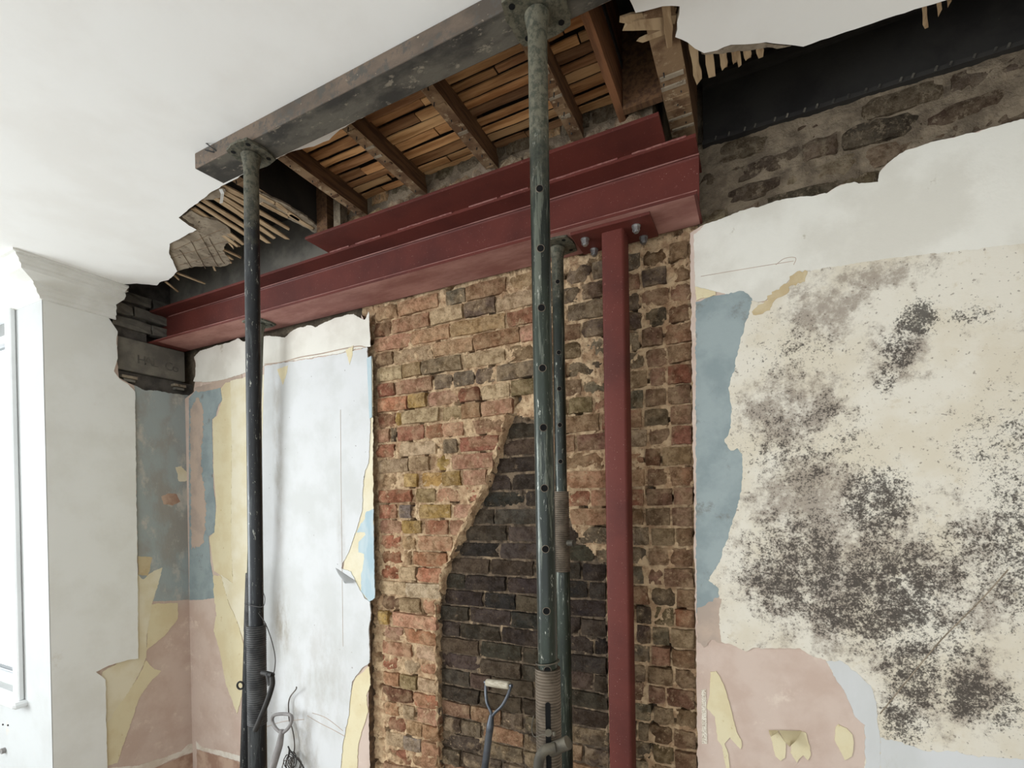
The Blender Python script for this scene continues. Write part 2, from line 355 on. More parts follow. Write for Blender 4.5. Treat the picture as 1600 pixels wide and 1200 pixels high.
def brick_mesh(name, m, rough, nxb=5, nzb=3):
    bm = bmesh.new(); sd = random.random()*100; rows = []
    for j in range(nzb+1):
        r = []
        for i in range(nxb+1):
            x = -.5+i/nxb; z = -.5+j/nzb
            e = (i in (0, nxb)) + (j in (0, nzb))
            y = noise.noise((x*3+sd, z*2, sd))*rough + random.uniform(-1, 1)*rough*.4 + (.004 if e == 1 else .010 if e == 2 else 0) + (rough*.6*random.random() if e else 0)
            jx = random.uniform(-.03, .03)*(1+rough*50)*.7; jz = random.uniform(-.06, .05)*(1+rough*40)*.7
            r.append(bm.verts.new((max(-.5, min(.5, x*(1 if e == 0 else .985)+jx)), y, max(-.5, min(.5, z*.98+jz)))))
        rows.append(r)
    for j in range(nzb):
        for i in range(nxb): bm.faces.new((rows[j][i], rows[j][i+1], rows[j+1][i+1], rows[j+1][i]))
    rim = rows[0][:] + [rows[j][-1] for j in range(1, nzb+1)] + rows[-1][-2::-1] + [rows[j][0] for j in range(nzb-1, 0, -1)]
    bk = [bm.verts.new((v.co.x*1.0, .06, v.co.z*1.0)) for v in rim]
    for i in range(len(rim)): bm.faces.new((rim[i], bk[i], bk[(i+1) % len(rim)], rim[(i+1) % len(rim)]))
    me = bpy.data.meshes.new(name); bmesh.ops.recalc_face_normals(bm, faces=bm.faces); bm.to_mesh(me); bm.free(); me.materials.append(MAT[m])
    for p in me.polygons: p.use_smooth = True
    me.set_sharp_from_angle(angle=math.radians(40)); return me
BM = {(m, k): [brick_mesh('brick_'+m, m, r) for _ in range(n)] for m in ('brick', 'brick_soot', 'brick_dull') for k, r, n in (('s', .0042, 10), ('r', .014, 10))}
BC = {'t': (186, 150, 112), 'k': (190, 140, 108), 'p': (198, 146, 118), 'c': (206, 182, 146), 'w': (212, 196, 168), 'o': (196, 128, 92), 'r': (162, 98, 74), 'b': (146, 108, 80), 'd': (112, 76, 58),
      'y': (188, 154, 80), 'l': (138, 120, 84), 'g': (112, 102, 84), 'n': (84, 76, 66), 'u': (124, 122, 116), 's': (60, 54, 49), 'a': (74, 66, 58), 'e': (96, 84, 71), 'q': (132, 116, 96), 'v': (118, 100, 80)}
nbrick = {}
def brick(xa, xb, z, code, parent, m='brick', rough=False, dy=0., h=.071, tint=1., rot=0., mute=.3):
    c = BC[code]; j = random.uniform(.90, 1.08)*tint
    me = random.choice(BM[(m, 'r' if rough else 's')])
    o = bpy.data.objects.new('brick', me); COL.objects.link(o)
    o.location = ((xa+xb)/2, YB+dy+random.uniform(-.009, .008), z); o.scale = (xb-xa, 1, h*random.uniform(.94, 1.03))
    o.rotation_euler = (random.uniform(-.03, .03), random.uniform(-.022, .022)+rot, random.uniform(-.03, .03))
    if m == 'brick': c = tuple(v*(1-mute)+q*mute for v, q in zip(c, (200, 166, 138)))
    e_ = random.uniform(-5, 5); l = lin(tuple(min(255, max(0, v*j+e_+random.uniform(-3, 3))) for v in c)); o.color = l
    child(o, parent); nbrick[parent.name] = nbrick.get(parent.name, 0)+1; return o
GA, ZB0 = .079, 2.65
# courses left of the flue, read from the photograph: pixel edges, colour; capital = rough broken face
LEFT = {
 -1: 'T585-619 k621-683 g694-724 b726-790 t793-840',
 0: 'D582-608 k610-668 c671-722 n724-772 c774-845',
 1: 'k582-639 k641-700 t702-788 r790-845',
 2: 'B585-611 c612-672 t674-737 b739-810 p812-845',
 3: 'c587-626 l627-656 g658-720 c722-788 L790-845',
 4: 'R588-614 p615-674 g676-704 g706-738 n740-771 g773-845',
 5: 'o588-634 y636-664 p666-712 R714-747 c749-794 l797-845',
 6: 'R585-614 Y616-625 c627-684 l687-718 b720-749 p751-800',
 7: 'k588-606 N607-616 R618-660 R662-688 P690-722 B735-790',
 8: 'R587-614 c621-678 g690-712 R715-780',
 9: 'c588-636 t638-669 Y676-700 p705-772',
 10: 'T590-622 y631-651 y655-687 y690-718 p723-766',
 11: 'R590-642 l648-678 k681-713 R722-757',
 12: 'R590-618 u622-640 y652-702 p706-747',
 13: 'p590-624 y627-656 R662-698 r700-727 c729-742',
 14: 'R590-622 T625-646 P650-705 t707-727',
 15: 'R590-622 T628-640 O642-706',
 16: 'R590-620 c622-648 O650-690',
 17: 'c592-632 w634-690',
 18: 'D592-622 l623-656 P658-684',
 19: 'y590-605 p612-682',
 20: 'P598-627 O628-680',
 21: 'p595-640 c648-681',
 22: 'R592-622 C628-652 O655-682',
 23: 'k598-622 l624-649 c651-685',
 24: 'D596-642 O645-683',
 25: 'k599-620 c628-645 P648-690',
 26: 'R600-630 t632-656 O658-687',
 27: 'c600-627 u628-655 k657-690',
 28: 'R600-640 P642-690', 29: 'k600-650 O652-690'}
for k, s in LEFT.items():
    z = ZB0-GA*k
    for tok in s.split():
        a, b = tok[1:].split('-'); yc = P(640, 0, 'y', YB)
        # pixel row of this course at the brick's own place
        def xat(pxx):
            lo, hi = 0, 1300
            for _ in range(30):
                mid = (lo+hi)/2
                if P(pxx, mid, 'y', YB).z > z: lo = mid
                else: hi = mid
            return P(pxx, (lo+hi)/2, 'y', YB).x
        cd_ = tok[0]; xa_, xb_ = xat(float(a)), xat(float(b)); lim = [q[0] for q in (spans(z-.034, flue), spans(z+.034, flue)) if q]
        if lim: xb_ = min(xb_, min(lim)+.006)
        if xb_-xa_ < .02: continue
        brick(xa_, xb_, z, cd_.lower(), wb, rough=cd_.isupper(), dy=random.uniform(-.004, .006)+(.006 if cd_.isupper() else 0))
# right of the flue
ZB1 = ZB0-.027
for k in range(-1, 30):
    z = ZB1-GA*k
    if z > 2.77: continue
    sp = spans(z, flue)
    xs = (sp[-1]+.012) if sp and z < 1.74 else None
    if xs is None: xs = -.80 if z > 1.95 else -.74
    if z > 2.135: xs = P(846, 500, 'y', YB).x
    col_x = -.395+random.uniform(-.015, .015)
    x = xs
    while x < col_x-.03:
        L = random.choice((.105, .105, .17, .215)); xe = min(x+L, col_x-.006)
        if col_x-xe < .05: xe = col_x-.006
        up_ = z > 2.13
        code = random.choice('gnlgeb' if up_ else 'rktctd' if z > 1.62 else 'ebga')
        brick(x, xe, z, code, wb, rough=random.random() < .5, dy=random.uniform(-.004, .012), tint=.95)
        x = xe+.009
    bnd = -.305+random.uniform(-.015, .015)
    if k % 6 == 3: bnd -= .03
    brick(col_x+.004, bnd, z, random.choice('bglkgt') if z < 2.2 else random.choice('btgk'), wb, rough=random.random() < .35, dy=random.uniform(-.002, .012), tint=.82)
    brick(bnd+.008, XBR-.004+random.uniform(-.008, .004), z, random.choice('rbkbtrb') if z < 2.3 else random.choice('tbk'), wb, rough=random.random() < .25, dy=random.uniform(-.004, .006), h=.072, tint=.85)
# flue back
wf = empty('wall_flue', (-1., 2.1, ZF)); tag(wf, 'soot-blackened brick back of the removed chimney flue', kind='structure')
for k in range(5, 30):
    z = ZB1-GA*k; sp = spans(z, flue)
    if len(sp) < 2: continue
    a, b = sp[0]+.006, sp[-1]-.006
    if z > 1.8: b = min(b, -.86)
    x = a-random.choice((0, .05, .10))
    x = a
    while x < b-.02:
        L = random.choice((.215, .215, .215, .105, .16)); xe = min(x+L, b)
        if b-xe < .05: xe = b
        br_ = z < .95
        code = random.choice('bgekae') if z < .80 else random.choice('aesea') if br_ else random.choice('sssaae')
        brick(x, xe, z, code, wf, m='brick' if z < .78 else 'brick_soot', rough=random.random() < (.5 if z > 1.7 else .22), dy=FD+random.uniform(-.005, .004), tint=.9 if z < .8 else 1.05)
        x = xe+.009
fp = [Vector((flue[i][0], flue[i][1])) for i in range(0, 8)]; bm = bmesh.new(); L_ = []
for a_, b_ in zip(fp, fp[1:]):
    n_s = max(2, int((b_-a_).length/.012)); L_ += [a_.lerp(b_, i/n_s) for i in range(n_s)]
prev = None
for i, q in enumerate(L_):
    d_ = (L_[min(i+1, len(L_)-1)]-L_[max(i-1, 0)]).normalized(); nn = Vector((-d_.y, d_.x))
    if nn.x > 0: nn = -nn
    row = []
    wv = (.024 if q.y > 1.3 else .012)*(1+.8*noise.noise((q.y*14, 2, 0)))
    for k_, (off, dep) in enumerate(((1.0, .022), (.75, .004), (.4, -.002), (.1, .003), (-.25, .020), (-.5, .045))):
        e_ = q+nn*(off*wv+.014*noise.noise((q.x*34, q.y*34, k_))); row.append(bm.verts.new((e_.x, YB+dep+.004-.012*noise.noise((e_.x*50, e_.y*50, 3)), e_.y)))
    if prev:
        for k_ in range(5): bm.faces.new((prev[k_], prev[k_+1], row[k_+1], row[k_]))
    prev = row
o = obj('mortar_fillet', bm, 'mortar', wb, True)
# bared band under the old steel, right
wu = empty('wall_upper', (.4, 2.1, 2.7)); tag(wu, 'band of bared dull brickwork between the black steel and the torn plaster', kind='structure')
bm = bmesh.new(); nx, nz = 110, 46; g = []
for j in range(nz+1):
    row = []
    for i in range(nx+1):
        x = -.19+1.35*i/nx; z = 2.55+.53*j/nz
        row.append(bm.verts.new((x, YB+.008-noise.noise((x*9, z*9, 1.3))*.010-noise.noise((x*38, z*38, 5))*.008-noise.noise((x*90, z*90, 9))*.004, z)))
    g.append(row)
for j in range(nz):
    for i in range(nx): bm.faces.new((g[j][i], g[j][i+1], g[j+1][i+1], g[j+1][i]))
o = obj('mortar_bed', bm, 'mortar_dull', wu, True); o['kind'] = 'stuff'
for k in range(6):
    z = 3.022-.080*k; x = -.185+(0 if k % 2 else .06)
    while x < 1.1:
        L = random.choice((.215, .215, .105)); xe = x+L
        brick(x, xe, z, random.choice('qqvqe'), wu, m='brick_dull', rough=random.random() < .6, dy=random.uniform(-.004, .010), tint=1.0 if k > 1 else .8, rot=-.01)
        x = xe+.010
# masonry of the chimney breast kept above the plate, and the dark wall left of it
cbst = box('chimney_breast', -1.80, -.30, 1.715, 2.06, 2.994, 3.6, 'mortar_dull'); cbst.data.materials[0] = MAT['upper_white'] if False else MAT['mortar_dull']
tag(cbst, 'chimney breast masonry kept above the red beam', kind='structure')
cbst.name = 'wall_chimney_breast'
for i in range(13):
    x = -1.79+i*.113
    brick(x, x+.104, 3.03, random.choice('cwtgw'), cbst, m='brick', rough=True, dy=1.705-YB, h=.066, tint=.9)
for i in range(13):
    x = -1.75+i*.113
    brick(x, x+.104, 3.105, random.choice('gctg'), cbst, m='brick_dull', rough=True, dy=1.705-YB, h=.066, tint=1)
o = box('wall_void', -3.6, -1.80, 1.93, 2.06, 2.985, 3.6, 'concrete'); tag(o, 'soot-dark wall above the left end of the red beam', kind='structure')
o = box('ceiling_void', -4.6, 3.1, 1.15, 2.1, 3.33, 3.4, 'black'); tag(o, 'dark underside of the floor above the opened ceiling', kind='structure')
o = box('void_shade_panel', -5.6, 3.1, 1.10, 1.14, 3.04, 3.4, 'black'); tag(o, 'shade panel standing for the dark joist-depth void at the near side of the opened ceiling', kind='structure')
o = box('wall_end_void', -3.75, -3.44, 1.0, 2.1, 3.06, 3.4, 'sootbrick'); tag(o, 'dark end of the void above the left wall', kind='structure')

# plaster of the alcove (left) ------------------------------------------
top_l = [(297, 624), (303, 612), (305, 590), (306, 570), (303, 560), (312, 551), (330, 545), (345, 541), (360, 537), (372, 531), (380, 536), (400, 533), (416, 527), (430, 528), (445, 530), (453, 522), (465, 515), (484, 511), (492, 514), (504, 508), (525, 499), (540, 495), (552, 493), (564, 500), (570, 502), (576, 489)]
pl = px2(top_l, 'y', YP); pl[0] = (XL-.03, pl[0][1])
pl[-1] = (XBL, pl[-1][1])
o2 = [(XBL, ZF), (XL-.03, ZF)] + [tuple(q) for q in pl]
bm = bmesh.new(); slab(bm, rag(o2, .015, .004, 11, keep=(0, 1)), 'y', YP, YP+.05, 0, 1)
pa = obj('plaster_panel', bm, ['pink', 'plaster_edge'], wb); pa['label'] = 'alcove plaster with torn paint and paper layers'
def pp(name, pix, lvl, m, parent, **k): return patch(name, pix, 'y', YP-lvl*.0016, lvl*.0016, m, parent, **k)
pp('paint_layer', [(295, 622), (308, 608), (344, 604), (347, 625), (341, 634), (337, 650), (331, 655), (332, 700), (333, 760), (337, 790), (335, 832), (326, 838), (329, 880), (335, 915), (338, 934), (318, 937), (296, 938)], 1, 'blue', pa, seed=2)
pp('paint_layer', [(297, 640), (309, 620), (318, 640), (314, 720), (322, 800), (318, 850), (299, 858)], 1.5, 'browngrey', pa, seed=3, amp=.016)
pp('wallpaper', [(303, 606), (346, 594), (378, 585), (378, 600), (346, 606), (310, 613)], 1.5, 'browngrey', pa, seed=4)
pp('wallpaper', [(345, 607), (352, 598), (362, 597), (362, 700), (361, 850), (364, 911), (346, 900), (334, 892), (327, 840), (335, 832), (338, 790), (334, 740), (332, 655), (339, 650), (347, 625)], 2, 'yellow', pa, seed=5)
pp('wallpaper', [(334, 930), (333, 900), (345, 900), (358, 945), (372, 975), (381, 1010), (380, 1080), (370, 1115), (352, 1066), (344, 1020), (334, 985), (338, 960)], 2, 'yellow', pa, seed=6, amp=.006)
pp('wallpaper', [(360, 595), (400, 585), (420, 585), (420, 1200), (382, 1210), (382, 1005), (370, 970), (355, 935), (345, 898), (364, 911), (361, 850), (362, 700)], 3, 'cream', pa, seed=7)
pp('wallpaper', [(302, 596)] + [(a_, b_-2.5) for a_, b_ in top_l[2:]] + [(579, 541), (558, 545), (530, 552), (490, 558), (416, 570), (380, 584), (345, 594), (320, 597)], 2.5, 'upper_white', pa, seed=8)
pp('wallpaper', [(572, 565), (582, 560), (584, 935), (577, 940), (556, 915), (535, 900), (540, 860), (560, 800), (573, 720), (576, 650)], 2, 'cream', pa, seed=9)
pp('paint_layer', [(573, 560), (580, 556), (581, 652), (577, 654)], 4.6, 'paleblue', pa, seed=10, amp=.001)
pp('paint_layer', [(583, 795), (572, 800), (570, 811), (563, 819), (557, 832), (570, 832), (571, 836), (560, 848), (560, 863), (569, 866), (568, 879), (564, 900), (564, 923), (577, 940), (585.5, 934)], 3, 'paleblue', pa, seed=12)
pp('wallpaper', [(413, 572), (440, 567), (490, 560), (530, 553), (574, 543), (575, 600), (579, 660), (577, 700), (576, 722), (568, 745), (565, 800), (556, 830), (545, 862), (535, 880), (533, 888), (548, 893), (554, 906), (562, 922), (571, 936), (578, 941), (579, 960), (576, 985), (577, 1000), (577, 1036), (565, 1045), (550, 1065), (544, 1120), (536, 1160), (531, 1210), (404, 1225), (404, 900)], 4, 'paper', pa, seed=13)
pp('wallpaper', [(576, 1041), (555, 1060), (545, 1090), (540, 1137), (532, 1175), (528, 1215), (557, 1215), (560, 1162), (575, 1112), (572, 1087), (579, 1070)], 2, 'yellow', pa, seed=14)
pp('paint_layer', [(306, 1158), (316, 1168), (345, 1173), (380, 1183), (395, 1190), (395, 1200), (378, 1191), (340, 1180), (307, 1170)], 1.2, 'skirt_line', pa, seed=15)
pp('paint_layer', [(307, 1171), (340, 1181), (378, 1192), (400, 1200), (400, 1260), (309, 1240)], 1, 'dirtypink', pa, seed=16)
for a, b, c_, s in ((433, 577, 17, 31), (540, 546, 12, 33)):
    pp('wallpaper', [(a, b), (a+c_, b-6), (a+c_*.75, b+14), (a+c_*.5, b+24), (a+c_*.3, b+14)], 4.6, 'yellow', pa, seed=s)
# grime on the white paper, rising from the spade plus a tall thin darker streak
t = NT('grimy_white_paper'); acc = None
for (x_, y_, rx_, ry_, s_) in ((442, 975, 16, 70, .8), (436, 700, 9, 190, .5), (470, 1135, 26, 46, .75), (452, 1100, 30, 60, .4), (500, 1060, 60, 110, .3), (476, 1180, 30, 50, .6), (535, 840, 8, 60, .35)):
    c0 = P(x_, y_, 'y', 1.98); e0 = P(x_+rx_, y_, 'y', 1.98); g0 = P(x_, y_+ry_, 'y', 1.98); b_ = t.blob(c0, abs(e0.x-c0.x), abs(g0.z-c0.z), s_); acc = b_ if acc is None else t.math('MAXIMUM', acc, b_)
c = t.mix(t.rng(t.noise(3, 6, .6), .4, .62), lin((209, 210, 210)), lin((199, 200, 198)))
c = t.mix(t.math('MULTIPLY', acc, t.rng(t.noise(14, 7, .7, stretch=(1, 1, .4)), .36, .66)), c, lin((150, 140, 124)))
c = t.mix(t.rng(t.noise(34, 3, .5), .72, .75, 0, .6), c, lin((120, 112, 104)))
t.bump(t.noise(9, 5, .5, stretch=(1, 1, .35)), .35, .012); MAT['grimy'] = t.done(c, .75)
for o in pa.children:
    if o.type == 'MESH' and o.data.materials[0] == MAT['paper']: o.data.materials[0] = MAT['grimy']
# curled paper flap
def flap(pix, lift, m, parent, n=8):
    a, b, tip = (P(*q, 'y', YP-.008) for q in pix); bm = bmesh.new(); rows = []
    for i in range(n+1):
        s = i/n; l = a.lerp(tip, s); r = b.lerp(tip, s*.97); row = []
        for j in range(5):
            q = l.lerp(r, j/4); q = q+Vector((0, -lift*math.sin(s*2.2)*(1-.4*abs(j/2-1)), lift*.5*s*s)); row.append(bm.verts.new(q))
        rows.append(row)
    for r1, r2 in zip(rows, rows[1:]):
        for j in range(4): bm.faces.new((r1[j], r1[j+1], r2[j+1], r2[j]))
    bmesh.ops.solidify(bm, geom=bm.faces[:], thickness=.0008)
    return obj('paper_flap', bm, m, parent, True)
flap([(524, 887), (556, 908), (545, 915)], .03, 'paper', pa)

# plaster right of the brickwork -----------------------------------------
top_r = [(1087, 362), (1100, 351), (1127, 342), (1152, 332), (1175, 324), (1185, 324), (1207, 316), (1230, 310), (1272, 306), (1292, 302), (1307, 292), (1335, 284), (1342, 287), (1372, 284), (1374, 270), (1385, 257), (1397, 247), (1415, 235), (1450, 224), (1500, 212), (1600, 186), (1700, 158), (1900, 106)]
pr = px2(top_r, 'y', YP); pr[0] = (XBR, pr[0][1])
o2 = [tuple(q) for q in pr] + [(3.05, pr[-1][1]), (3.05, ZF), (XBR, ZF)]
n_ = len(pr); bm = bmesh.new(); slab(bm, rag(o2, .012, .004, 21, keep=(n_-1, n_, n_+1)), 'y', YP, YP+.05, 0, 1)
pb = obj('plaster_panel', bm, ['pink', 'plaster_edge'], wb); pb['label'] = 'mouldy plaster right of the bared brickwork'
pp('wallpaper', [(1084, 366), (1088, 364)] + top_r[1:-1] + [(1700, 420), (1600, 440), (1400, 430), (1262, 424), (1240, 430), (1222, 450), (1195, 470), (1176, 474), (1168, 468), (1120, 456), (1086, 452)], 1, 'upper_white', pb, seed=22, amp=.003)
pp('paint_layer', [(1087, 472), (1118, 462), (1142, 457), (1162, 455), (1175, 466), (1178, 480), (1180, 520), (1170, 620), (1170, 760), (1155, 860), (1128, 925), (1128, 960), (1100, 965), (1088, 958)], 1.4, 'blue', pb, seed=23)
pp('paint_layer', [(1089, 950), (1110, 940), (1130, 930), (1132, 1006), (1110, 1000), (1100, 1012), (1090, 1004)], 1.7, 'browngrey', pb, seed=24, amp=.008)
pp('wallpaper', [(1086, 448), (1118, 456), (1118, 461), (1088, 470)], 2, 'yellow', pb, seed=25)
pp('wallpaper', [(1174, 470), (1171, 490), (1163, 512), (1155, 540), (1148, 575), (1138, 606), (1143, 640), (1142, 668), (1132, 690), (1142, 704), (1152, 700), (1160, 710), (1160, 740), (1156, 780), (1140, 830), (1125, 878), (1107, 907), (1123, 920), (1124, 935), (1128, 936), (1123, 960), (1127, 1003), (1150, 1010), (1165, 1018), (1178, 1012), (1215, 1013), (1250, 1013), (1270, 1026), (1290, 1031), (1300, 1050), (1320, 1080), (1332, 1106), (1345, 1128), (1352, 1133), (1351, 1215),
       (1700, 1260), (1800, 400), (1600, 380), (1420, 400), (1330, 412), (1262, 424), (1240, 432), (1222, 452), (1196, 472)], 3, 'mould', pb, seed=26)
pp('wallpaper', [(1291, 1034), (1312, 1032), (1338, 1050), (1362, 1075), (1370, 1105), (1372, 1135), (1375, 1150), (1376, 1215), (1352, 1215), (1352, 1133), (1336, 1120), (1322, 1085), (1302, 1055)], 3.6, 'paper', pb, seed=27)
pp('wallpaper', [(1376, 1152), (1440, 1172), (1520, 1180), (1610, 1190), (1620, 1225), (1376, 1215)], 3.4, 'paper', pb, seed=28, amp=.008)
pp('wallpaper', [(1177, 492), (1182, 480), (1200, 470), (1206, 456), (1222, 446), (1238, 430), (1262, 424), (1258, 440), (1236, 446), (1224, 462), (1206, 478), (1192, 490)], 3.6, 'tan', pb, seed=29, amp=.014)
pp('wallpaper', [(1110, 1050), (1119, 1049), (1125, 1058), (1132, 1074), (1139, 1096), (1146, 1126), (1151, 1144), (1158, 1156), (1159, 1166), (1157, 1171), (1140, 1152), (1132, 1162), (1138, 1178), (1141, 1210), (1136, 1210), (1128, 1166), (1121, 1156), (1117, 1120), (1104, 1106), (1109, 1084)], 2, 'yellow', pb, seed=30, amp=.002)
pp('wallpaper', [(1203, 1146), (1216, 1144), (1228, 1160), (1227, 1184), (1220, 1189), (1212, 1182), (1207, 1160)], 2, 'yellow', pb, seed=31, amp=.002)
pp('wallpaper', [(1240, 1150), (1250, 1142), (1259, 1145), (1265, 1165), (1267, 1180), (1262, 1188), (1255, 1180), (1245, 1192), (1235, 1176)], 2, 'yellow', pb, seed=32, amp=.003)
pp('wallpaper', [(1306, 1136), (1310, 1132), (1323, 1138), (1332, 1148), (1334, 1162), (1331, 1182), (1320, 1188), (1312, 1172), (1304, 1156)], 2, 'yellow', pb, seed=33, amp=.002)
pp('tape', [(1096, 1078), (1103, 1077), (1105, 1162), (1097, 1162)], 1.6, 'tape', pb, seed=34, amp=.001)
flap([(1217, 1141), (1252, 1142), (1233, 1170)], .035, 'yellow', pb)
flap([(1201, 1141), (1217, 1141), (1204, 1152)], .02, 'yellow', pb)
# long crack, filled, over the right wall
bm = bmesh.new(); tube(bm, curve([P(1375, 1115, 'y', YP-.004), P(1420, 1060, 'y', YP-.004), P(1470, 1000, 'y', YP-.004), P(1530, 940, 'y', YP-.004), P(1575, 890, 'y', YP-.004)], 5), .0022, 6)
obj('plaster_crack', bm, 'undercoat', pb)
for q in ([(1095, 432), (1130, 426), (1190, 416), (1240, 408)], [(1212, 414), (1226, 404), (1243, 403), (1240, 414)]):
    bm = bmesh.new(); tube(bm, curve([P(*p, 'y', YP-.001) for p in q], 5), .0013, 6); obj('plaster_crack', bm, 'browngrey', pb)
bm = bmesh.new(); tube(bm, curve([P(*p, 'y', YP-.005) for p in [(414, 569), (440, 566), (470, 558), (500, 553), (532, 546), (560, 541), (571, 543)]], 5), .003, 6); obj('plaster_crack', bm, 'browngrey', pa)
bm = bmesh.new(); tube(bm, [P(*p, 'y', YP-.0066) for p in [(532, 640), (533, 760), (536, 1010)]], .0012, 6); obj('paper_joint', bm, 'browngrey', pa)
for q in ([(480, 1118), (500, 1130), (520, 1140), (538, 1150)], [(488, 1114), (510, 1122), (536, 1142)], [(405, 1140), (440, 1128), (475, 1124)]):
    bm = bmesh.new(); tube(bm, curve([P(*p, 'y', YP-.0066) for p in q], 4), .0018, 6); obj('plaster_crack', bm, 'browngrey', pa)

# left wall --------------------------------------------------------------
wl = empty('wall_left', (XL, 1.6, ZF)); tag(wl, 'short left wall pier of white lining over stained plaster', kind='structure')
box('masonry_core', -3.72, XL-.045, 1.2545, 2.1, ZF, 2.572, 'sootbrick', wl); box('masonry_core', -3.72, XL-.045, 1.2545, 1.78, 2.78, 3.08, 'sootbrick', wl); box('masonry_core', -3.72, XL-.045, 1.2545, 1.597, 2.572, 2.78, 'sootbrick', wl)
base = [(1.2545, ZF), (2.01, ZF)] + [tuple(q) for q in px2([(296, 621), (285, 619), (265, 617), (245, 613), (227, 614), (215, 605), (200, 598), (186, 590), (183, 560), (184, 520), (172, 500)], 'x', XL)] + [(1.45, 3.0), (1.2545, 3.0)]
bm = bmesh.new(); slab(bm, rag(base, .012, .004, 41, keep=(0, 1, len(base)-1, len(base)-2)), 'x', XL, XL-.05, 0, 1)
pc = obj('plaster_panel', bm, ['pink', 'plaster_edge'], wl)
box('masonry_core', -3.95, -3.73, 1.46, 2.3, 2.3, 3.4, 'sootbrick', wl); box('masonry_core', -3.72, -3.56, 1.79, 2.1, 2.79, 3.08, 'sootbrick', wl)
def pq(name, pix, lvl, m, **k): return patch(name, pix, 'x', XL+lvl*.0016, lvl*.0016, m, pc, **k)
pq('paint_layer', [(210, 602), (226, 610), (245, 610), (262, 614), (296, 618), (302, 620), (303, 936), (280, 938), (238, 940), (216, 900)], 1, 'bluegrey', seed=42)
pq('paint_layer', [(252, 776), (262, 771), (276, 772), (282, 784), (270, 790), (256, 788)], 1.8, 'dirtypink', seed=43, amp=.004)
pq('paint_layer', [(274, 730), (283, 728), (293, 738), (293, 752), (280, 752)], 1.8, 'cream', seed=44, amp=.006)
pq('wallpaper', [(216, 869), (238, 871), (231, 900), (216, 898)], 1.8, 'tan', seed=45)
pq('wallpaper', [(254, 887), (246, 916), (237, 946), (229, 996), (229, 1027), (216, 1056), (200, 1083), (183, 1106), (166, 1132), (160, 1050), (210, 1020), (214, 896), (224, 905), (240, 892)], 2, 'cream', seed=46)
pq('wallpaper', [(237, 944), (278, 942), (278, 966), (258, 993), (229, 1016), (231, 980)], 1.6, 'yellow', seed=47)
pq('wallpaper', [(228, 1032), (240, 1044), (252, 1048), (235, 1066), (217, 1092), (205, 1130), (192, 1165), (184, 1192), (166, 1197), (166, 1132), (183, 1104), (215, 1060)], 1.6, 'yellow', seed=48)
pq('paint_layer', [(307, 1160), (295, 1163), (284, 1174), (255, 1184), (215, 1196), (170, 1200), (170, 1208), (230, 1204), (280, 1182), (307, 1173)], 1.6, 'skirt_line', seed=49)
pq('paint_layer', [(307, 1174), (280, 1184), (230, 1206), (230, 1240), (308, 1240)], 1.2, 'dirtypink', seed=50)
board = [(1.2545, ZF), (P(168, 1200, 'x', XL).y, ZF)] + [tuple(q) for q in px2([(168, 1200), (166, 1130), (165, 1062), (150, 1050), (170, 1040), (200, 1031), (216, 1029), (215, 900), (213, 760), (211, 612), (200, 600), (187, 592), (178, 580), (184, 560), (182, 530), (184, 518), (172, 500)], 'x', XL+.014)] + [(1.47, 3.0), (1.2545, 3.0)]
bm = bmesh.new(); slab(bm, rag(board, .014, .003, 51, keep=(0, 1, len(board)-1, len(board)-2)), 'x', XL+.014, XL-.02, 0, 1)
obj('lining_board', bm, ['board', 'skirt_line'], wl)
# soot bricks, packing and the concrete padstone with its cast letters
for k, (zz, ys) in enumerate(((3.03, (1.60, 1.81, 2.0)), (2.945, (1.57, 1.70, 1.91, 2.0)), (2.865, (1.58, 1.80, 2.0)))):
    for a, b in zip(ys, ys[1:]):
        bm = bmesh.new(); vs = bx(bm, XL-.08, XL-.022+random.uniform(-.006, .006), a+.006, b-.006, zz-.03, zz+.03)
        bmesh.ops.subdivide_edges(bm, edges=bm.edges[:], cuts=2, use_grid_fill=True)
        for v in bm.verts: v.co += Vector((noise.noise(v.co*40)*.010, noise.noise(v.co*33+Vector((3, 0, 0)))*.008, noise.noise(v.co*37+Vector((0, 5, 0)))*.008))
        obj('brick', bm, 'concrete', wl)
for (a, b, c_, d_) in ((190, 586, 214, 591), (272, 600, 290, 606)):
    q0, q1 = P(a, b, 'x', XL-.01), P(c_, d_, 'x', XL-.01)
    box('slate_packer', XL-.06, XL-.004, q0.y, q1.y, q0.z-.012, q0.z+.004, 'undercoat', wl); box('slate_packer', XL-.06, XL-.008, q0.y+.01, q1.y-.01, q0.z-.032, q0.z-.016, 'concrete', wl)
pad = box('padstone', XL-.30, XL-.016, 1.60, 1.995, 2.575, ZS-.003, 'concrete', wl, .004); pad['label'] = 'concrete padstone with cast letters'
def text(s, size, mat_, m, parent, depth=.003):
    cu = bpy.data.curves.new('lettering', 'FONT'); cu.body = s; cu.size = size; cu.extrude = depth; cu.align_x = 'LEFT'
    o = bpy.data.objects.new('tmp', cu); COL.objects.link(o); dg = bpy.context.evaluated_depsgraph_get()
    me = bpy.data.meshes.new_from_object(o.evaluated_get(dg)); bpy.data.objects.remove(o)
    me.materials.clear(); me.materials.append(MAT[m]); q = bpy.data.objects.new('letter', me); COL.objects.link(q); q.matrix_world = mat_
    q.parent = parent; return q
for s, px_, py_ in (('H', 214, 567), ('A', 226, 569.5), ('L', 238, 572), ('C', 257, 577), ('o', 269, 580)):
    q = P(px_, py_, 'x', XL-.015)
    text(s, .075, Matrix(((0, 0, 1, XL-.0165), (1, 0, 0, q.y), (0, 1, 0, q.z), (0, 0, 0, 1))), 'letters', pad)

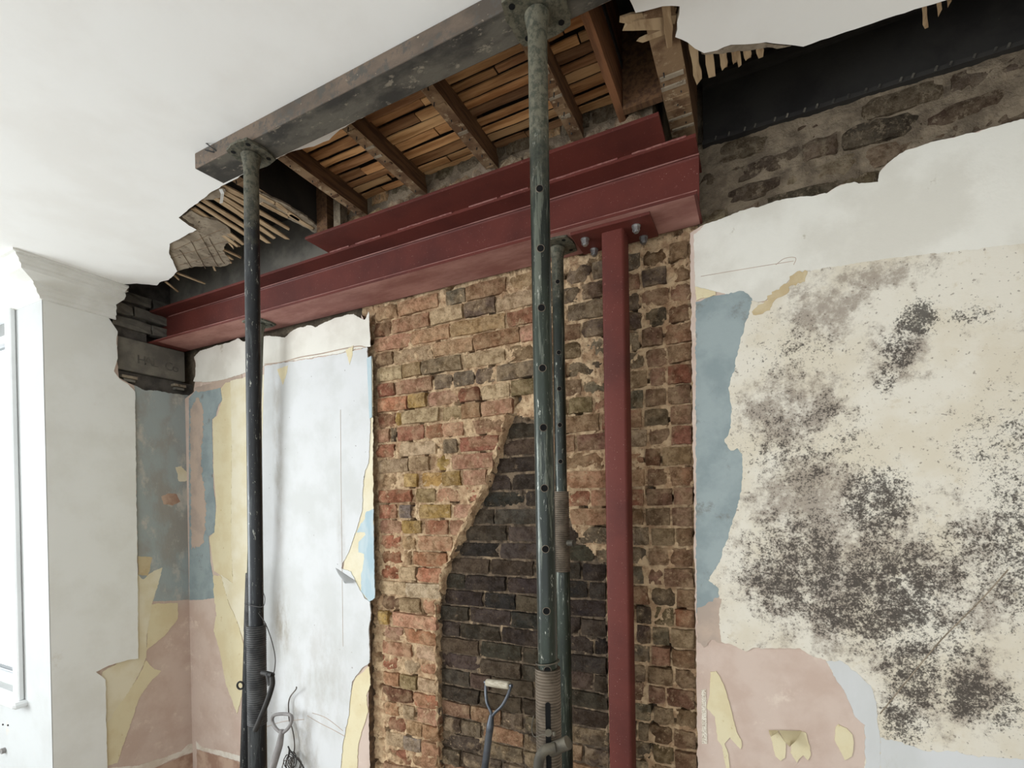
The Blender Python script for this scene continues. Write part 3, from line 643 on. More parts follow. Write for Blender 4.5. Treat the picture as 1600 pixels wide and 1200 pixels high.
# bay return with its window ---------------------------------------------
wy = empty('wall_bay', (-3.9, 1.3, ZF)); tag(wy, 'bright white return wall of the bay beside the window', kind='structure')
WX0, WX1, WZ0, WZ1 = -5.25, -3.735, .70, 2.80
for nm, a in (('pier', (WX1, XL+.0135, 1.2505, 1.254, ZF, 3.0)), ('jamb', (WX1, -3.722, 1.2543, 1.45, ZF, 3.0)), ('spandrel', (-5.45, WX1, 1.2505, 1.45, ZF, WZ0)), ('head', (-5.45, WX1, 1.2505, 1.45, WZ1, 3.0)), ('outer_pier', (-5.45, WX0, 1.2505, 1.45, WZ0, WZ1))):
    box(nm, *a, 'white', wy)
wi = empty('window_1', (-4.1, 1.27, WZ0)); tag(wi, 'white sash window in the bay return, cut by the left edge', kind='structure')
box('architrave', WX1-.012, WX1+.055, 1.222, 1.25, WZ0-.02, WZ1+.06, 'glass_frame', wi, .006)
box('architrave', WX0-.05, WX1-.0125, 1.222, 1.25, WZ1, WZ1+.06, 'glass_frame', wi, .006)
bm = bmesh.new(); bx(bm, WX0-.08, WX1+.085, 1.19, 1.27, WZ0-.055, WZ0-.018, 0, .012); obj('sill', bm, 'glass_frame', wi)
for i in (0, 1):
    zz0 = WZ0+(0 if i == 0 else 1.03); zz1 = zz0+1.07; yy = 1.30+.03*i
    bm = bmesh.new()
    bx(bm, WX1-.05, WX1, yy, yy+.035, zz0, zz1); bx(bm, WX0, WX0+.05, yy, yy+.035, zz0, zz1); bx(bm, WX0+.05, WX1-.05, yy, yy+.035, zz0, zz0+.06); bx(bm, WX0+.05, WX1-.05, yy, yy+.035, zz1-.045, zz1)
    sh = obj('sash', bm, 'glass_frame', wi); box('glass_pane', WX0+.05, WX1-.05, yy+.015, yy+.019, zz0+.06, zz1-.045, 'glass', sh)
box('outer_lining', WX0, WX1, 1.40, 1.42, WZ0-.02, WZ0, 'glass_frame', wi)
for (a, b) in ((8, 1172), (5, 1132), (13, 1133)):
    q = P(a, b, 'y', 1.25); bm = bmesh.new(); tube(bm, [q+Vector((0, .002, 0)), q+Vector((0, -.018 if b > 1150 else -.004, 0))], .016 if b > 1150 else .005, 10); obj('fixing', bm, 'plastic' if b > 1150 else 'castdark', wy)
# front of the bay (outside the picture): low wall, lintel and piers added to cut sky light
wf_ = empty('unseen_bay_front', (-5.65, -.8, ZF)); tag(wf_, 'unseen front wall of the bay with its wide opening, shaped to cut sky light', kind='structure')
for nm, a in (('added_sill_wall', (-3., 1.45, ZF, .6)), ('head', (-3., 1.45, 2.6, 3.04)), ('pier', (-.3, 1.45, .6, 2.6)), ('pier', (-3., -2.8, .6, 2.6))): box(nm, -5.75, -5.62, *a, 'white', wf_)
for y_ in (-1.78, -.74): box('added_mullion', -5.72, -5.64, y_-.05, y_+.05, .6, 2.6, 'glass_frame', wf_)
# cornice
prof = [(0, 2.852), (.012, 2.856), (.016, 2.868), (.030, 2.876), (.034, 2.894), (.050, 2.906), (.050, 2.916), (.058, 2.922), (.120, 2.946), (.122, 2.966), (.132, 2.972), (.134, 2.984), (.150, 2.996), (.150, 3.003), (.165, 3.006), (.165, 3.0155), (0, 3.0155)]
bm = bmesh.new(); rings = []
for kx in range(4):
    r = []
    for i, (d, z) in enumerate(prof):
        if kx == 0:
            e = P(180, 480, 'x', XL+.03).y + noise.noise((d*30, z*25, 2))*.022 + (-.02 if .04 < d < .12 else 0); r.append(bm.verts.new((XL+.014+d, e, z)))
        elif kx == 1: r.append(bm.verts.new((XL+.014+d, 1.25-d, z)))
        elif kx == 2: r.append(bm.verts.new((-5.45, 1.25-d, z)))
    if r: rings.append(r)
for a, b in zip(rings, rings[1:]):
    for i in range(len(prof)-1): bm.faces.new((a[i], a[i+1], b[i+1], b[i]))
bm.faces.new(rings[0]); bm.faces.new(rings[-1])
o = obj('trim_1', bm, 'cornice'); tag(o, 'moulded white plaster cornice broken off at the corner', kind='structure')

# ------------------------------------------------------------------ steel
# twin-flanged red beam
def ibeam(name, x0, x1, yc, z0, z1, wid, tf, tw, m, parent, soff=None):
    bm = bmesh.new(); bx(bm, x0, x1, yc-wid/2, yc+wid/2, z1-tf, z1); bx(bm, x0, x1, yc-tw/2, yc+tw/2, z0+tf, z1-tf); bx(bm, x0, x1, yc-wid/2, yc+wid/2, z0, z0+tf)
    for s in (-1, 1):
        for zz in (z0+tf, z1-tf):
            q = yc+s*tw/2; d = .010 if zz == z0+tf else -.010
            vs = [bm.verts.new((x, q+a, zz+b)) for x in (x0, x1) for a, b in ((0, 0), (s*.010, 0), (s*.003, d*.3), (0, d))]
            for i in range(4): bm.faces.new((vs[i], vs[(i+1) % 4], vs[4+(i+1) % 4], vs[4+i]))
    return obj(name, bm, m, parent)
rb = empty('steel_beam', (-1.7, 1.893, ZS)); tag(rb, 'dark red oxide steel beam spanning the alcove under the opened ceiling', 'steel beam')
ibeam('beam_section', XL-.14, -.172, 1.893, ZS, ZS+.205, .205, .0125, .009, 'red', rb)
box('soffit_dust', XL+.05, -.18, 1.793, 1.992, ZS-.0006, ZS+.001, 'red_dusty', rb)
box('top_plate', -1.875, -.27, 1.652, 1.99, ZS+.2055, ZS+.2175, 'red', rb, .001)
bm = bmesh.new()
x = -1.86
while x < -.30:
    L = random.uniform(.10, .34); n = 8
    tube(bm, [(x+L*i/n, 1.7895, ZS+.204+noise.noise((x+i, 0, 0))*.002) for i in range(n+1)], .004, 6); x += L+random.uniform(.0, .14)
obj('weld_bead', bm, 'weld', rb)
bm = bmesh.new(); tube(bm, [(XL+.02+(3.2*i/30), 1.8815-.003, ZS+.1895) for i in range(31)], .0028, 6); obj('edge_highlight', bm, 'ridge_highlight', rb)  # ridge and flange highlights put in as pale dusty strips
bm = bmesh.new(); tube(bm, [(XL+.02+(3.2*i/30), 1.7908, ZS+.0118) for i in range(31)], .0018, 6); obj('edge_highlight', bm, 'ridge_highlight', rb)
# red post
po = empty('steel_post', (-.475, 1.90, ZF)); tag(po, 'dark red square steel post bolted under the red beam', 'steel post')
bm = bmesh.new()
CX0, CX1, CY0, CY1 = -.523, -.437, 1.856, 1.946
vs = bx(bm, CX0, CX1, CY0, CY1, ZF+.012, ZS-.012)
bmesh.ops.bevel(bm, geom=[e for e in bm.edges if abs((e.verts[0].co-e.verts[1].co).normalized().z) > .9], offset=.011, segments=3, affect='EDGES', profile=.5)
obj('shaft', bm, 'red', po, True)
box('cap_plate', -.632, -.332, 1.815, 1.985, ZS-.0125, ZS-.0008, 'red', po, .001)
box('base_plate', -.60, -.36, 1.80, 1.99, ZF, ZF+.012, 'red', po, .001)
for i, (x, y) in enumerate(((-.590, 1.868), (-.582, 1.962), (-.392, 1.868), (-.384, 1.962))):
    bm = bmesh.new(); tube(bm, [(x, y, ZS-.0125), (x, y, ZS-.016)], .017, 16); tube(bm, [(x, y, ZS-.016), (x, y, ZS-.032)], .0145, 6); tube(bm, [(x, y, ZS-.032), (x, y, ZS-.038)], .009, 10); obj('bolt', bm, 'zinc', po)
    bm = bmesh.new(); tube(bm, [(x, y, ZS+.0126), (x, y, ZS+.044)], .008, 10); obj('stud', bm, 'zinc', po)
# old black steel over the right part
ob = empty('steel_lintel', (1.4, 2.05, 3.063)); tag(ob, 'old black steel joist in the dark gap over the right wall', 'steel beam')
ibeam('beam_section', -.168, 3.0, 2.035, 3.063, 3.32, .10, .014, .012, 'steel_dark', ob)
bm = bmesh.new()
for i in range(26):
    x = -.12+i*.045+random.uniform(-.01, .01); tube(bm, [(x, 1.984, 3.066), (x+.004, 1.983, 3.078)], .0035, 5)
obj('rust_scale', bm, 'needle', ob)
# needle beam carried by the front props
nb = empty('needle_beam', (-.6, 1.15, 2.96)); tag(nb, 'worn grey steel needle beam across the ceiling on two front props', 'needle beam')
NY0, NY1, NZ0, NZ1 = 1.10, 1.20, 2.959, 3.0145
bm = bmesh.new(); vs = [(-1.795, NY0), (1.9, NY0), (1.9, NY1), (-1.785, NY1)]
A = [bm.verts.new((x, y, NZ0)) for x, y in vs]; B = [bm.verts.new((x, y, NZ1)) for x, y in vs]
f = bm.faces.new(A); f.material_index = 1; f = bm.faces.new(B); f.material_index = 1
for i in range(4):
    f = bm.faces.new((A[i], A[(i+1) % 4], B[(i+1) % 4], B[i])); f.material_index = 0 if i == 0 else 1
bmesh.ops.bevel(bm, geom=bm.edges[:], offset=.003, segments=2, affect='EDGES', profile=.5)
obj('beam_section', bm, ['needle_front', 'needle'], nb)
for (a, b, c_, d_) in ((319, 221, 338, 236), (325, 237, 335, 238)):
    q0, q1 = P(a, b, 'y', 1.095), P(c_, d_, 'y', 1.10)
    bm = bmesh.new(); tube(bm, [q0+Vector((0, -.01, 0)), q1], .0022, 6); obj('bent_nail', bm, 'castdark', nb)

# ------------------------------------------------------------------ timber above
JZ0, JZ1 = 3.038, 3.325
def joist(x0, x1, y0, y1, label, side='wood', z0=JZ0, dark=False):
    jt = empty('timber_joist', ((x0+x1)/2, (y0+y1)/2, z0)); tag(jt, label, 'joist', 'joists in the opened ceiling')
    bm = bmesh.new(); bx(bm, x0, x1, y0, y1, z0, JZ1)
    bmesh.ops.subdivide_edges(bm, edges=[e for e in bm.edges if abs(e.verts[0].co.y-e.verts[1].co.y) > .1], cuts=8)
    for v in bm.verts: v.co.x += noise.noise(v.co*7)*.003; v.co.z += noise.noise(v.co*9+Vector((4, 0, 0)))*.003
    bm.normal_update()
    for f in bm.faces: f.material_index = 1 if f.calc_center_median().z < z0+.01 else 2 if dark and abs(f.normal.x) > .5 else 0  # dark joist: side faces painted black for the unlit void's shade
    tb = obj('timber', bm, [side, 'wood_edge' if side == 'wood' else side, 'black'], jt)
    if side == 'wood':
        n = int((y1-y0)/.048)
        for i in range(n):
            y = y0+.02+i*.048+random.uniform(-.006, .006)
            if random.random() < .25: continue
            bm = bmesh.new(); xx = random.uniform(x0+.012, x1-.012)
            tube(bm, [(xx, y, z0+.004), (xx+random.uniform(-.003, .003), y+random.uniform(-.003, .003), z0-random.uniform(.004, .014))], .0022, 5); obj('nail', bm, 'castdark', tb)
            if random.random() < .8:
                bm = bmesh.new(); bx(bm, x0+random.uniform(0, .008), x1-random.uniform(0, .008), y+.012, y+.012+random.uniform(.008, .016), z0-.004, z0+.002); obj('plaster_nib', bm, random.choice(('undercoat', 'wood_edge', 'wood')), tb)
    return jt
JO = [(-1.86, -1.805, 'first joist from the left wall, beside the broken lath ends'), (-1.59, -1.547, 'joist over the end of the needle beam prop plate, right of the dark void'), (-1.266, -1.222, 'second boarded joist, beside the white scrap of ceiling'),
      (-.930, -.884, 'joist between the second and third boarded bays, left of the tall front prop'), (-.585, -.540, 'joist seen just right of the tall green front prop')]
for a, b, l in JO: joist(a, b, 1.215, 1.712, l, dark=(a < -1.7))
joist(-.407, -.384, 1.20, 1.712, 'narrow reddish timber at the right end of the boarded bays', 'redwood')
joist(-.256, -.178, 1.34, 1.92, 'broad nail-studded trimmer over the right end of the red beam', 'wood', 3.03)
o = empty('trimmer_board', (-.3, 1.66, 3.04)); tag(o, 'brown board closing the dark pocket beside the broad trimmer', 'board')
box('board', -.382, -.258, 1.640, 1.665, 3.03, 3.32, 'wood', o)
o = empty('packing_block', (-1.75, 1.7, 3.0)); tag(o, 'short upright timber block on the left end of the red plate', 'timber block')
box('timber', -1.80, -1.735, 1.655, 1.705, ZS+.218, 3.33, 'wood', o); box('timber', -1.70, -1.66, 1.66, 1.705, ZS+.218, 3.33, 'mortar_dull', o)
# boarded slats between the joists
sl = empty('ceiling_boarding', (-1., 1.45, 3.11)); tag(sl, 'narrow timber slats between the joists of the floor above', kind='structure')
bays = [(-1.547, -1.266), (-1.222, -.930), (-.884, -.585), (-.540, -.407)]
for bi, (a, b) in enumerate(bays):
    y = 1.205
    while y < 1.70:
        wd = random.choice((.026, .030, .034, .038)); g_ = random.choice((.008, .010, .013, .018))
        cuts = [a, b]
        if random.random() < .38: cuts = [a, a+(b-a)*random.uniform(.3, .75), b]
        for c0, c1 in zip(cuts, cuts[1:]):
            bm = bmesh.new(); zj = random.uniform(-.004, .004)
            bx(bm, c0+.001, c1-(.004 if c1 != b else .001), y, min(y+wd, 1.712), 3.108+zj, 3.113+zj)
            bmesh.ops.subdivide_edges(bm, edges=[e for e in bm.edges if abs(e.verts[0].co.x-e.verts[1].co.x) > .02], cuts=4)
            for v in bm.verts: v.co.y += noise.noise(v.co*Vector((14, 30, 3)))*.003; v.co.z += noise.noise(v.co*Vector((8, 30, 3)))*.003
            s_ = obj('slat', bm, 'slat', sl); j = random.uniform(.78, 1.12); br_ = (.86, 1, .92, .72)[bi]
            cc = random.choice(((190, 146, 100), (180, 134, 90), (164, 122, 84), (200, 160, 114), (144, 108, 76))); s_.color = lin(tuple(min(255, v*j) for v in cc))
        y += wd+g_
# floorboards over the slats, coloured black to paint shade into the gaps
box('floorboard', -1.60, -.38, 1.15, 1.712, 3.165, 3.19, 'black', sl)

# broken laths and plaster at the left edge of the opening
lt = empty('ceiling_laths', (-2.2, 1.4, ZC)); tag(lt, 'broken lath ends and haired plaster at the edges of the opened ceiling', kind='structure')
def lath(a, b, wd=.024, z=3.027, m='lath', th=.006, droop=0.):
    q0, q1 = P(*a, 'z', z), P(*b, 'z', z); d = q1-q0; d.z = 0; L = d.length; d.normalize(); n = Vector((-d.y, d.x, 0)); bm = bmesh.new(); rows = []
    K = 5
    for i in range(K+1):
        s = i/K; c = q0+d*L*s + n*noise.noise(q0*9+Vector((s*2, 0, 0)))*.004; dz = -droop*s*s
        ww = wd/2*(1+noise.noise(q0*20+Vector((s*5, 1, 0)))*.25)*(1 if i < K else .75)
        rows.append([bm.verts.new(c+n*ww*k + Vector((0, 0, dz+h))) for k, h in ((-1, 0), (1, 0), (1, th), (-1, th))])
    rows[-1][0].co += d*random.uniform(-.02, .012); rows[-1][1].co += d*random.uniform(-.012, .02)
    for r1, r2 in zip(rows, rows[1:]):
        for k in range(4): bm.faces.new((r1[k], r1[(k+1) % 4], r2[(k+1) % 4], r2[k]))
    bm.faces.new(rows[0]); bm.faces.new(rows[-1]); return obj('lath', bm, m, lt)
for a, b, wd, dr in (((346, 290), (398, 318), .026, 0), ((344, 297), (449, 357), .026, .0), ((346, 308), (448, 372), .026, .004), ((330, 306), (428, 369), .026, .01), ((316, 313), (420, 376), .026, .012), ((308, 319), (400, 375), .024, .012), ((302, 326), (378, 378), .026, .01), ((296, 331), (374, 384), .020, .012),
                     ((329, 381), (376, 402), .016, .004), ((333, 388), (363, 404), .016, .006), ((340, 392), (362, 410), .012, .006), ((276, 427), (320, 444), .016, 0), ((259, 441), (279, 457), .014, 0), ((271, 430), (279, 437), .012, 0), ((352, 374), (364, 385), .008, .01), ((333, 416), (337, 424), .01, 0),
                     ((402, 304), (430, 318), .020, 0), ((408, 318), (446, 338), .022, 0), ((430, 318), (470, 346), .024, 0), ((452, 336), (492, 360), .022, 0)):
    lath(a, b, wd, 3.027, 'lath', droop=dr)
for a, b, wd in (((1080, 60), (1093, 127), .022), ((1106, 66), (1113, 117), .022), ((1129, 62), (1133, 109), .018), ((1146, 60), (1149, 101), .012), ((1153, 60), (1156, 103), .010), ((1166, 56), (1169, 95), .018), ((1184, 54), (1188, 87), .018), ((1443, 0), (1447, 45), .010), ((1470, -20), (1467, 21), .009), ((1484, -25), (1482, 8), .009),
                 ((1040, 4), (1046, 70), .020), ((1056, 20), (968, 34), .026), ((1050, 40), (976, 44), .022), ((1048, 46), (1000, 66), .016), ((1056, 30), (985, 40), .02)):
    lath(a, b, wd, 3.017 if a == (1040, 4) else 3.029 if wd < .025 else 3.034, 'lath')
def crust(pix, z0, th, m, seed):
    o2 = rag(px2(pix, 'z', z0), .012, .007, seed); bm = bmesh.new(); slab(bm, o2, 'z', z0, z0+th); return obj('haired_plaster', bm, m, lt)
crust([(262, 398), (264, 379), (300, 356), (318, 340), (340, 345), (352, 352), (360, 362), (366, 376), (352, 382), (347, 392), (356, 402), (361, 412), (345, 417), (318, 416), (296, 418), (277, 424)], 3.022, .012, 'undercoat', 61)
for a_, b_ in (((297, 376), (322, 420)), ((312, 366), (340, 416)), ((326, 372), (350, 412)), ((280, 390), (300, 418)), ((272, 390), (352, 356)), ((270, 402), (356, 376)), ((280, 414), (352, 396))):
    bm = bmesh.new(); q0, q1 = P(*a_, 'z', 3.0215), P(*b_, 'z', 3.0215)
    tube(bm, [q0.lerp(q1, i/6)+Vector((noise.noise(q0*7+Vector((i, 0, 0)))*.006, noise.noise(q0*9+Vector((0, i, 0)))*.006, 0)) for i in range(7)], .0014, 5); obj('scored_line', bm, 'plaster_edge', lt)
bm = bmesh.new(); fl_ = [P(342, 296, 'z', 3.012), P(345, 303, 'z', 3.0), P(343, 318, 'z', 2.995)]
for i, q in enumerate(fl_): bm.verts.new(q); bm.verts.new(q+Vector((.012, .006, .002)))
bm.verts.ensure_lookup_table(); V = bm.verts
bm.faces.new((V[0], V[1], V[3], V[2])); bm.faces.new((V[2], V[3], V[5], V[4])); bmesh.ops.solidify(bm, geom=bm.faces[:], thickness=.002); obj('paint_flake', bm, 'ceiling', lt)
crust([(284, 338), (300, 330), (318, 340), (306, 352), (296, 348)], 3.021, .012, 'undercoat', 62)
crust([(312, 312), (330, 300), (343, 292), (352, 296), (346, 308), (334, 312)], 3.021, .012, 'undercoat', 63)
crust([(1096, 84), (1122, 78), (1142, 71), (1170, 68), (1200, 68), (1236, 72), (1222, 75), (1190, 76), (1160, 80), (1130, 84)], 3.018, .012, 'undercoat', 64)
crust([(404, 300), (440, 316), (476, 338), (500, 356), (492, 364), (462, 348), (430, 332), (404, 318)], 3.030, .008, 'undercoat', 65)

# ------------------------------------------------------------------ props
def prop(name, label, base, top, ztop, zt1, zt0, zcol, tmat, upmat, thmat, castmat, hole_dir, hz=(), slot=False, head=.075, group='adjustable steel props', handle=None):
    """base, top: axis at floor and at head; zt1..zt0 the threaded length; zcol the collar nut"""
    r_ = empty(name, (base[0], base[1], ZF)); tag(r_, label, 'steel prop', group)
    b = Vector((base[0], base[1], ZF)); t_ = Vector((top[0], top[1], ztop))
    def at(z): return b.lerp(t_, (z-ZF)/(ztop-ZF))
    bm = bmesh.new(); bx(bm, base[0]-.075, base[0]+.075, base[1]-.075, base[1]+.075, ZF, ZF+.008); obj('base_plate', bm, tmat, r_)
    bm = bmesh.new(); tube(bm, [at(ZF+.006), at(zt0)], .0302, 24); obj('outer_tube', bm, tmat, r_, True)
    bm = bmesh.new(); n = int((zt1-zt0)/.0075); pts = []; rs = []
    for i in range(n+1):
        z = zt0+(zt1-zt0)*i/n
        for dz, rr in ((0, .0290), (.0026, .0318), (.0052, .0318)):
            pts.append(at(z+dz)); rs.append(rr)
    tube(bm, pts, rs, 24); th = obj('threaded_sleeve', bm, thmat, r_, True)
    bm = bmesh.new(); zi = zt1+.35; tube(bm, [at(zt1-.03), at(ztop-.010)], .0242, 24); obj('inner_tube', bm, upmat, r_, True)
    # head plate with notched edge and holes
    bm = bmesh.new(); o2 = []
    for k in range(24):
        a = 2*math.pi*k/24+.26; q = head*(1/max(abs(math.cos(a)), abs(math.sin(a))))**.62*(1+.05*noise.noise((k*.9, top[0]*3, 0))); o2.append((top[0]+q*math.cos(a), top[1]+q*math.sin(a)))
    slab(bm, o2, 'z', ztop-.008, ztop); hp = obj('head_plate', bm, upmat, r_)
    for sx in (-1, 1):
        for sy in (-1, 1):
            bm = bmesh.new(); tube(bm, [(top[0]+sx*head*.62, top[1]+sy*head*.62, ztop-.0086), (top[0]+sx*head*.62, top[1]+sy*head*.62, ztop-.004)], .008, 10); obj('bolt_hole', bm, 'hole', hp)
    bm = bmesh.new(); tube(bm, [at(ztop-.05), at(ztop-.012)], [.0245, .032], 20); obj('head_weld', bm, upmat, r_, True)
    # collar nut
    bm = bmesh.new(); tube(bm, [at(zcol-.024), at(zcol-.024), at(zcol-.018), at(zcol+.018), at(zcol+.024)], [.036, .0405, .0405, .0405, .036], 24)
    obj('collar', bm, castmat, r_, True)
    hd = Vector(hole_dir).normalized()
    for z in hz:
        q = at(z); rad = .0242
        bm = bmesh.new(); tube(bm, [q+hd*(rad-.003), q+hd*(rad+.0004)], .0083, 14); ph = obj('pin_hole', bm, 'hole', r_)
        bm = bmesh.new(); K = 18; s_ = hd.cross(Vector((0, 0, 1))).normalized(); u_ = Vector((0, 0, 1))
        tube(bm, [q+hd*(rad-.0006)+(s_*math.cos(a)+u_*math.sin(a))*.0088 for a in [2*math.pi*i/K for i in range(K+1)]], .0012, 6, False); obj('hole_rim', bm, thmat, ph)
    if slot:
        s_ = hd
        for za, zb in ((zt0+.002, zt1-.075),):
            q0, q1 = at(za), at(zb); bm = bmesh.new(); side = hd.cross(Vector((0, 0, 1))).normalized()
            ws = .0065
            prof_ = [(-ws, 0), (ws, 0)] ; n = 6
            pts2 = [q0+side*-ws, q0+side*ws] + [q1+side*ws*math.cos(math.pi*i/n)+Vector((0, 0, 1))*ws*math.sin(math.pi*i/n) for i in range(n+1)]
            A = [bm.verts.new(p+hd*.0325) for p in pts2]; B = [bm.verts.new(p+hd*.024) for p in pts2]
            bm.faces.new(A); bm.faces.new(B)
            for i in range(len(A)): bm.faces.new((A[i], A[(i+1) % len(A)], B[(i+1) % len(A)], B[i]))
            obj('slot', bm, 'hole', r_)
    return r_, at
toC = lambda x, y: (-x, -y, 0)
HZ = [2.507, 2.362, 2.2176, 2.071, 1.926, 1.778, 1.629, 1.477, 1.332]
p1, at1 = prop('steel_prop', 'black front prop with ring collar at the left end of the needle beam', (-1.590, 1.14), (-1.545, 1.14), 2.9585, 1.325, .985, 1.14, 'tube_black', 'tube_black', 'thread_dark', 'castdark', toC(-1.56, 1.13), head=.062)
p2, at2 = prop('steel_prop', 'tall green front prop with a row of pin holes, nearest the red post', (-.474, 1.14), (-.474, 1.14), 2.9585, 1.325, .95, 1.135, 'tube_green', 'tube_green', 'thread', 'castiron', toC(-.43, 1.13), HZ, slot=True, head=.075)
p3, at3 = prop('steel_prop', 'rear green prop under the red beam, half hidden behind the tall front prop', (-.712, 1.885), (-.712, 1.885), ZS-.001, 1.777, 1.457, 1.575, 'tube_green', 'tube_green', 'thread', 'castiron', (.35, -1, 0), (2.62, 2.338, 2.193, 2.048, 1.902), head=.07)
p4, at4 = prop('steel_prop', 'leaning rear prop under the red beam, behind the left front prop', (-2.735, 1.875), (-2.50, 1.875), ZS-.001, 1.35, 1.02, 1.16, 'tube_black', 'tube_dusty', 'thread_dark', 'castdark', toC(-2.5, 1.88), head=.07)
# collar handles
c = at1(1.14)
def away(px_, py_, ref, fr=0.):   # a point seen at a pixel, at the depth of ref
    y = ref.y+fr; return P(px_, py_, 'y', y)
bm = bmesh.new(); tube(bm, [away(410, 1051, c, -.02), away(426, 1055, c, -.02)], .009, 10); tube(bm, [away(419, 1052, c, -.02), away(423, 1070, c, -.025)], .010, 10); obj('handle_lug', bm, 'castdark', p1, True)
bm = bmesh.new(); tube(bm, curve([away(425, 1058, c, -.02), away(425, 1072, c, -.03), away(416, 1100, c, -.045), away(399, 1141, c, -.05)], 5), .0085, 10); obj('collar_handle', bm, 'castdark', p1, True)
bm = bmesh.new(); q = away(375.5, 1071, c); K = 18; tube(bm, [q+(rt*math.cos(a)*.011+Vector((0, 0, 1))*math.sin(a)*.013) for a in [2*math.pi*i/K for i in range(K+1)]], .0035, 8, False); obj('collar_ring', bm, 'castdark', p1, True)
bm = bmesh.new(); tube(bm, curve([away(411, 925, c, -.03), away(414, 936, c, -.03), away(410, 948, c, -.03), away(392, 946, c, -.03), away(382, 943, c, -.03)], 5), .0012, 6); tube(bm, curve([away(404, 958, c, -.03), away(415, 975, c, -.03), away(425, 1003, c, -.03), away(430, 1028, c, -.03), away(429, 1046, c, -.03), away(427, 1053, c, -.03)], 5), .0016, 6); obj('tie_wire', bm, 'wire', p1)
c = at2(1.135)
bm = bmesh.new(); tube(bm, [away(860, 1172, c, -.03), away(888, 1160, c, -.03)], .016, 14); obj('handle_lug', bm, 'castiron', p2, True)
bm = bmesh.new(); tube(bm, curve([away(868, 1168, c, -.04), away(852, 1172, c, -.05), away(843, 1185, c, -.055), away(841, 1210, c, -.06), away(840, 1260, c, -.06)], 6), .0125, 12); obj('collar_handle', bm, 'castiron', p2, True)
bm = bmesh.new(); tube(bm, [away(857, 1145, c, -.045), away(857, 1146, c, -.03)], .0085, 12); tube(bm, [away(866, 1143, c, -.04), away(866, 1149, c, -.04)], .004, 8); obj('pin_end', bm, 'castiron', p2, True)
bm = bmesh.new(); tube(bm, curve([away(834, 1118, c, -.03), away(831, 1138, c, -.03), away(835, 1151, c, -.038), away(848, 1148, c, -.04), away(856, 1150, c, -.045)], 5), .0014, 6); obj('tie_wire', bm, 'castiron', p2)
bm = bmesh.new(); K = 24; q = at2(1.345); tube(bm, [q+Vector((math.cos(a)*.029, math.sin(a)*.029, .004*math.cos(a))) for a in [2*math.pi*i/K for i in range(K+1)]], .0018, 6, False); obj('wire_ring', bm, 'castiron', p2)
for nm, at_, pr_, cc in (('handle_lug', at3, p3, 'castiron'),):
    q = at_(1.575); bm = bmesh.new(); tube(bm, [q+Vector((.03, -.01, 0)), q+Vector((.058, -.02, 0))], .013, 10); obj('handle_lug', bm, cc, pr_, True)

# ------------------------------------------------------------------ tools
def blade(bm, c, d, u, L, W_):
    n = d.cross(u); rows = []
    for i in range(7):
        s = i/6; row = []
        for j in range(5):
            k = (j-2)/2; row.append(bm.verts.new(c+d*L*s+u*W_/2*k*(1-.06*s)+n*(.012*(1-k*k)*(1-.3*s))))
        rows.append(row)
    for a, b in zip(rows, rows[1:]):
        for j in range(4): bm.faces.new((a[j], a[j+1], b[j+1], b[j]))
    bmesh.ops.solidify(bm, geom=bm.faces[:], thickness=.002)
# spade leaning by the left prop, grey D grip
top = P(441, 1118, 'y', 1.90); yk = P(441, 1150, 'y', 1.885); low = P(440, 1200, 'y', 1.86); d = (low-yk).normalized()
s1 = empty('spade', (low.x, 1.75, ZF)); tag(s1, 'grey spade with a moulded D grip leaning on the alcove wall', 'spade', 'garden spades against the wall')
def at_floor(p, d, L): return p+d*L
foot = Vector((yk.x-.02, 1.72, ZF+.28)); d = (foot-yk).normalized()
bm = bmesh.new(); side = rt
a0 = P(427, 1121, 'y', 1.90); a1 = P(455, 1120, 'y', 1.90); mid = P(441, 1146, 'y', 1.887)
tube(bm, curve([mid+Vector((0, 0, .0)), P(431, 1138, 'y', 1.89), P(425.5, 1127, 'y', 1.90), P(428, 1118, 'y', 1.90), P(441, 1115.5, 'y', 1.90), P(454, 1117.5, 'y', 1.90), P(455.5, 1127, 'y', 1.90), P(450, 1138, 'y', 1.89), mid], 5), .0095, 10); obj('grip', bm, 'plastic', s1, True)
bm = bmesh.new(); tube(bm, [P(441, 1140, 'y', 1.888), yk.lerp(foot, .1), foot], [.013, .0185, .019], 16); obj('shaft', bm, 'plastic', s1, True)
bm = bmesh.new(); blade(bm, foot-d*.02, d, Vector((1, 0, 0)), (foot.z-ZF-.02)/abs(d.z), .16); obj('blade', bm, 'spade_steel', s1, True)
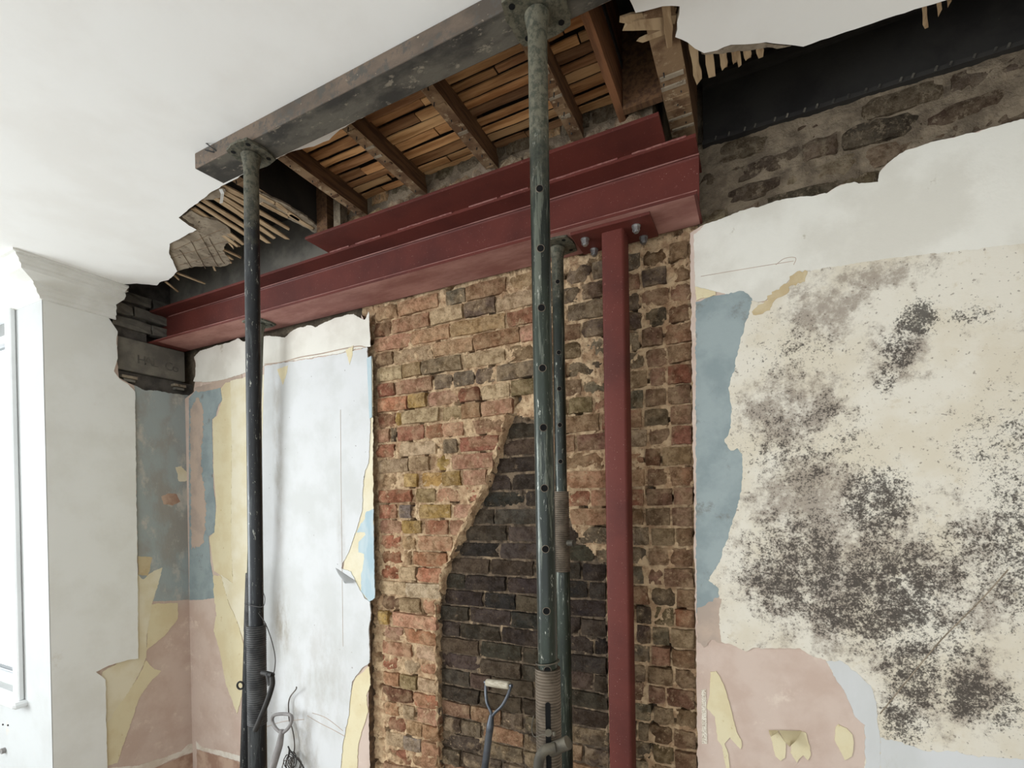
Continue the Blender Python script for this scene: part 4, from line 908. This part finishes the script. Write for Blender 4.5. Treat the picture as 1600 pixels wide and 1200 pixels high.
# second spade, wooden T grip in a steel Y
g0, g1 = P(759.5, 1066, 'y', 1.935), P(798, 1071.5, 'y', 1.90); yk = P(767.5, 1121, 'y', 1.90); low = P(757.5, 1200, 'y', 1.86)
d = (low-yk).normalized(); foot = yk+d*((yk.z-(ZF+.30))/abs(d.z))
s2 = empty('spade', (foot.x, foot.y, ZF)); tag(s2, 'steel spade with a pale wooden cross grip before the sooty brickwork', 'spade', 'garden spades against the wall')
bm = bmesh.new(); tube(bm, [g0.lerp(g1, .04), g0.lerp(g1, .06), g0.lerp(g1, .5), g0.lerp(g1, .94), g0.lerp(g1, .96)], [.013, .0165, .0175, .0165, .013], 16); obj('grip', bm, 'grip', s2, True)
bm = bmesh.new()
tube(bm, curve([g0, P(759, 1080, 'y', 1.93), P(761, 1098, 'y', 1.91), P(767, 1112, 'y', 1.90), yk], 5), [.007]*21, 10); tube(bm, curve([g1, P(794, 1085, 'y', 1.90), P(785, 1102, 'y', 1.90), P(774, 1113, 'y', 1.90), yk], 5), [.007]*21, 10)
tube(bm, [g0-(g1-g0)*.05, g0+(g1-g0)*.05], .008, 10); tube(bm, [g1-(g1-g0)*.05, g1+(g1-g0)*.05], .008, 10); obj('yoke', bm, 'spade_steel', s2, True)
bm = bmesh.new(); tube(bm, [yk-d*.012, yk+d*.03, yk+d*.06, yk+d*.062, foot], [.010, .0165, .0165, .0155, .017], 16); obj('shaft', bm, 'spade_steel', s2, True)
bm = bmesh.new(); blade(bm, foot-d*.02, d, Vector((1, 0, 0)), (foot.z-ZF-.02)/abs(d.z), .18); obj('blade', bm, 'spade_steel', s2, True)
# cable with a stiff end and a tangle, hanging at the alcove wall
ca = empty('cable', (-2.35, 1.93, .3)); tag(ca, 'grey cable end and tangle sticking up beside the grey spade', 'cable')
W_ = 1.955
bm = bmesh.new(); tube(bm, curve([P(450, 1215, 'y', W_), P(459, 1178, 'y', W_), P(460, 1160, 'y', W_), P(457, 1140, 'y', W_), P(452, 1125, 'y', W_), P(451, 1112, 'y', W_), P(451, 1098, 'y', W_), P(454, 1088, 'y', W_), P(462.5, 1077, 'y', W_-.01), P(463, 1073, 'y', W_-.012)], 5), .0036, 8); obj('cable_end', bm, 'cable', ca, True)
random.seed(3)
for i in range(7):
    bm = bmesh.new(); pts = []
    cx, cy = 452+random.uniform(-4, 10), 1192+random.uniform(-6, 10)
    for k in range(7):
        a = k*1.1+i; pts.append(P(cx+math.cos(a)*(5+i*.9), cy+math.sin(a)*(14-i*.6), 'y', W_-.004*i))
    tube(bm, curve(pts, 4), .0026, 6); obj('cable_loop', bm, 'cable' if i % 2 else 'wire', ca, True)
bm = bmesh.new(); tube(bm, curve([P(450, 1185, 'y', W_-.02), P(452, 1172, 'y', W_-.02), P(450, 1166, 'y', W_-.02), P(455, 1175, 'y', W_-.02), P(470, 1192, 'y', W_-.02), P(478, 1208, 'y', W_-.02)], 5), .004, 8); obj('cable_loop', bm, 'wire', ca, True)
print('bricks', nbrick)
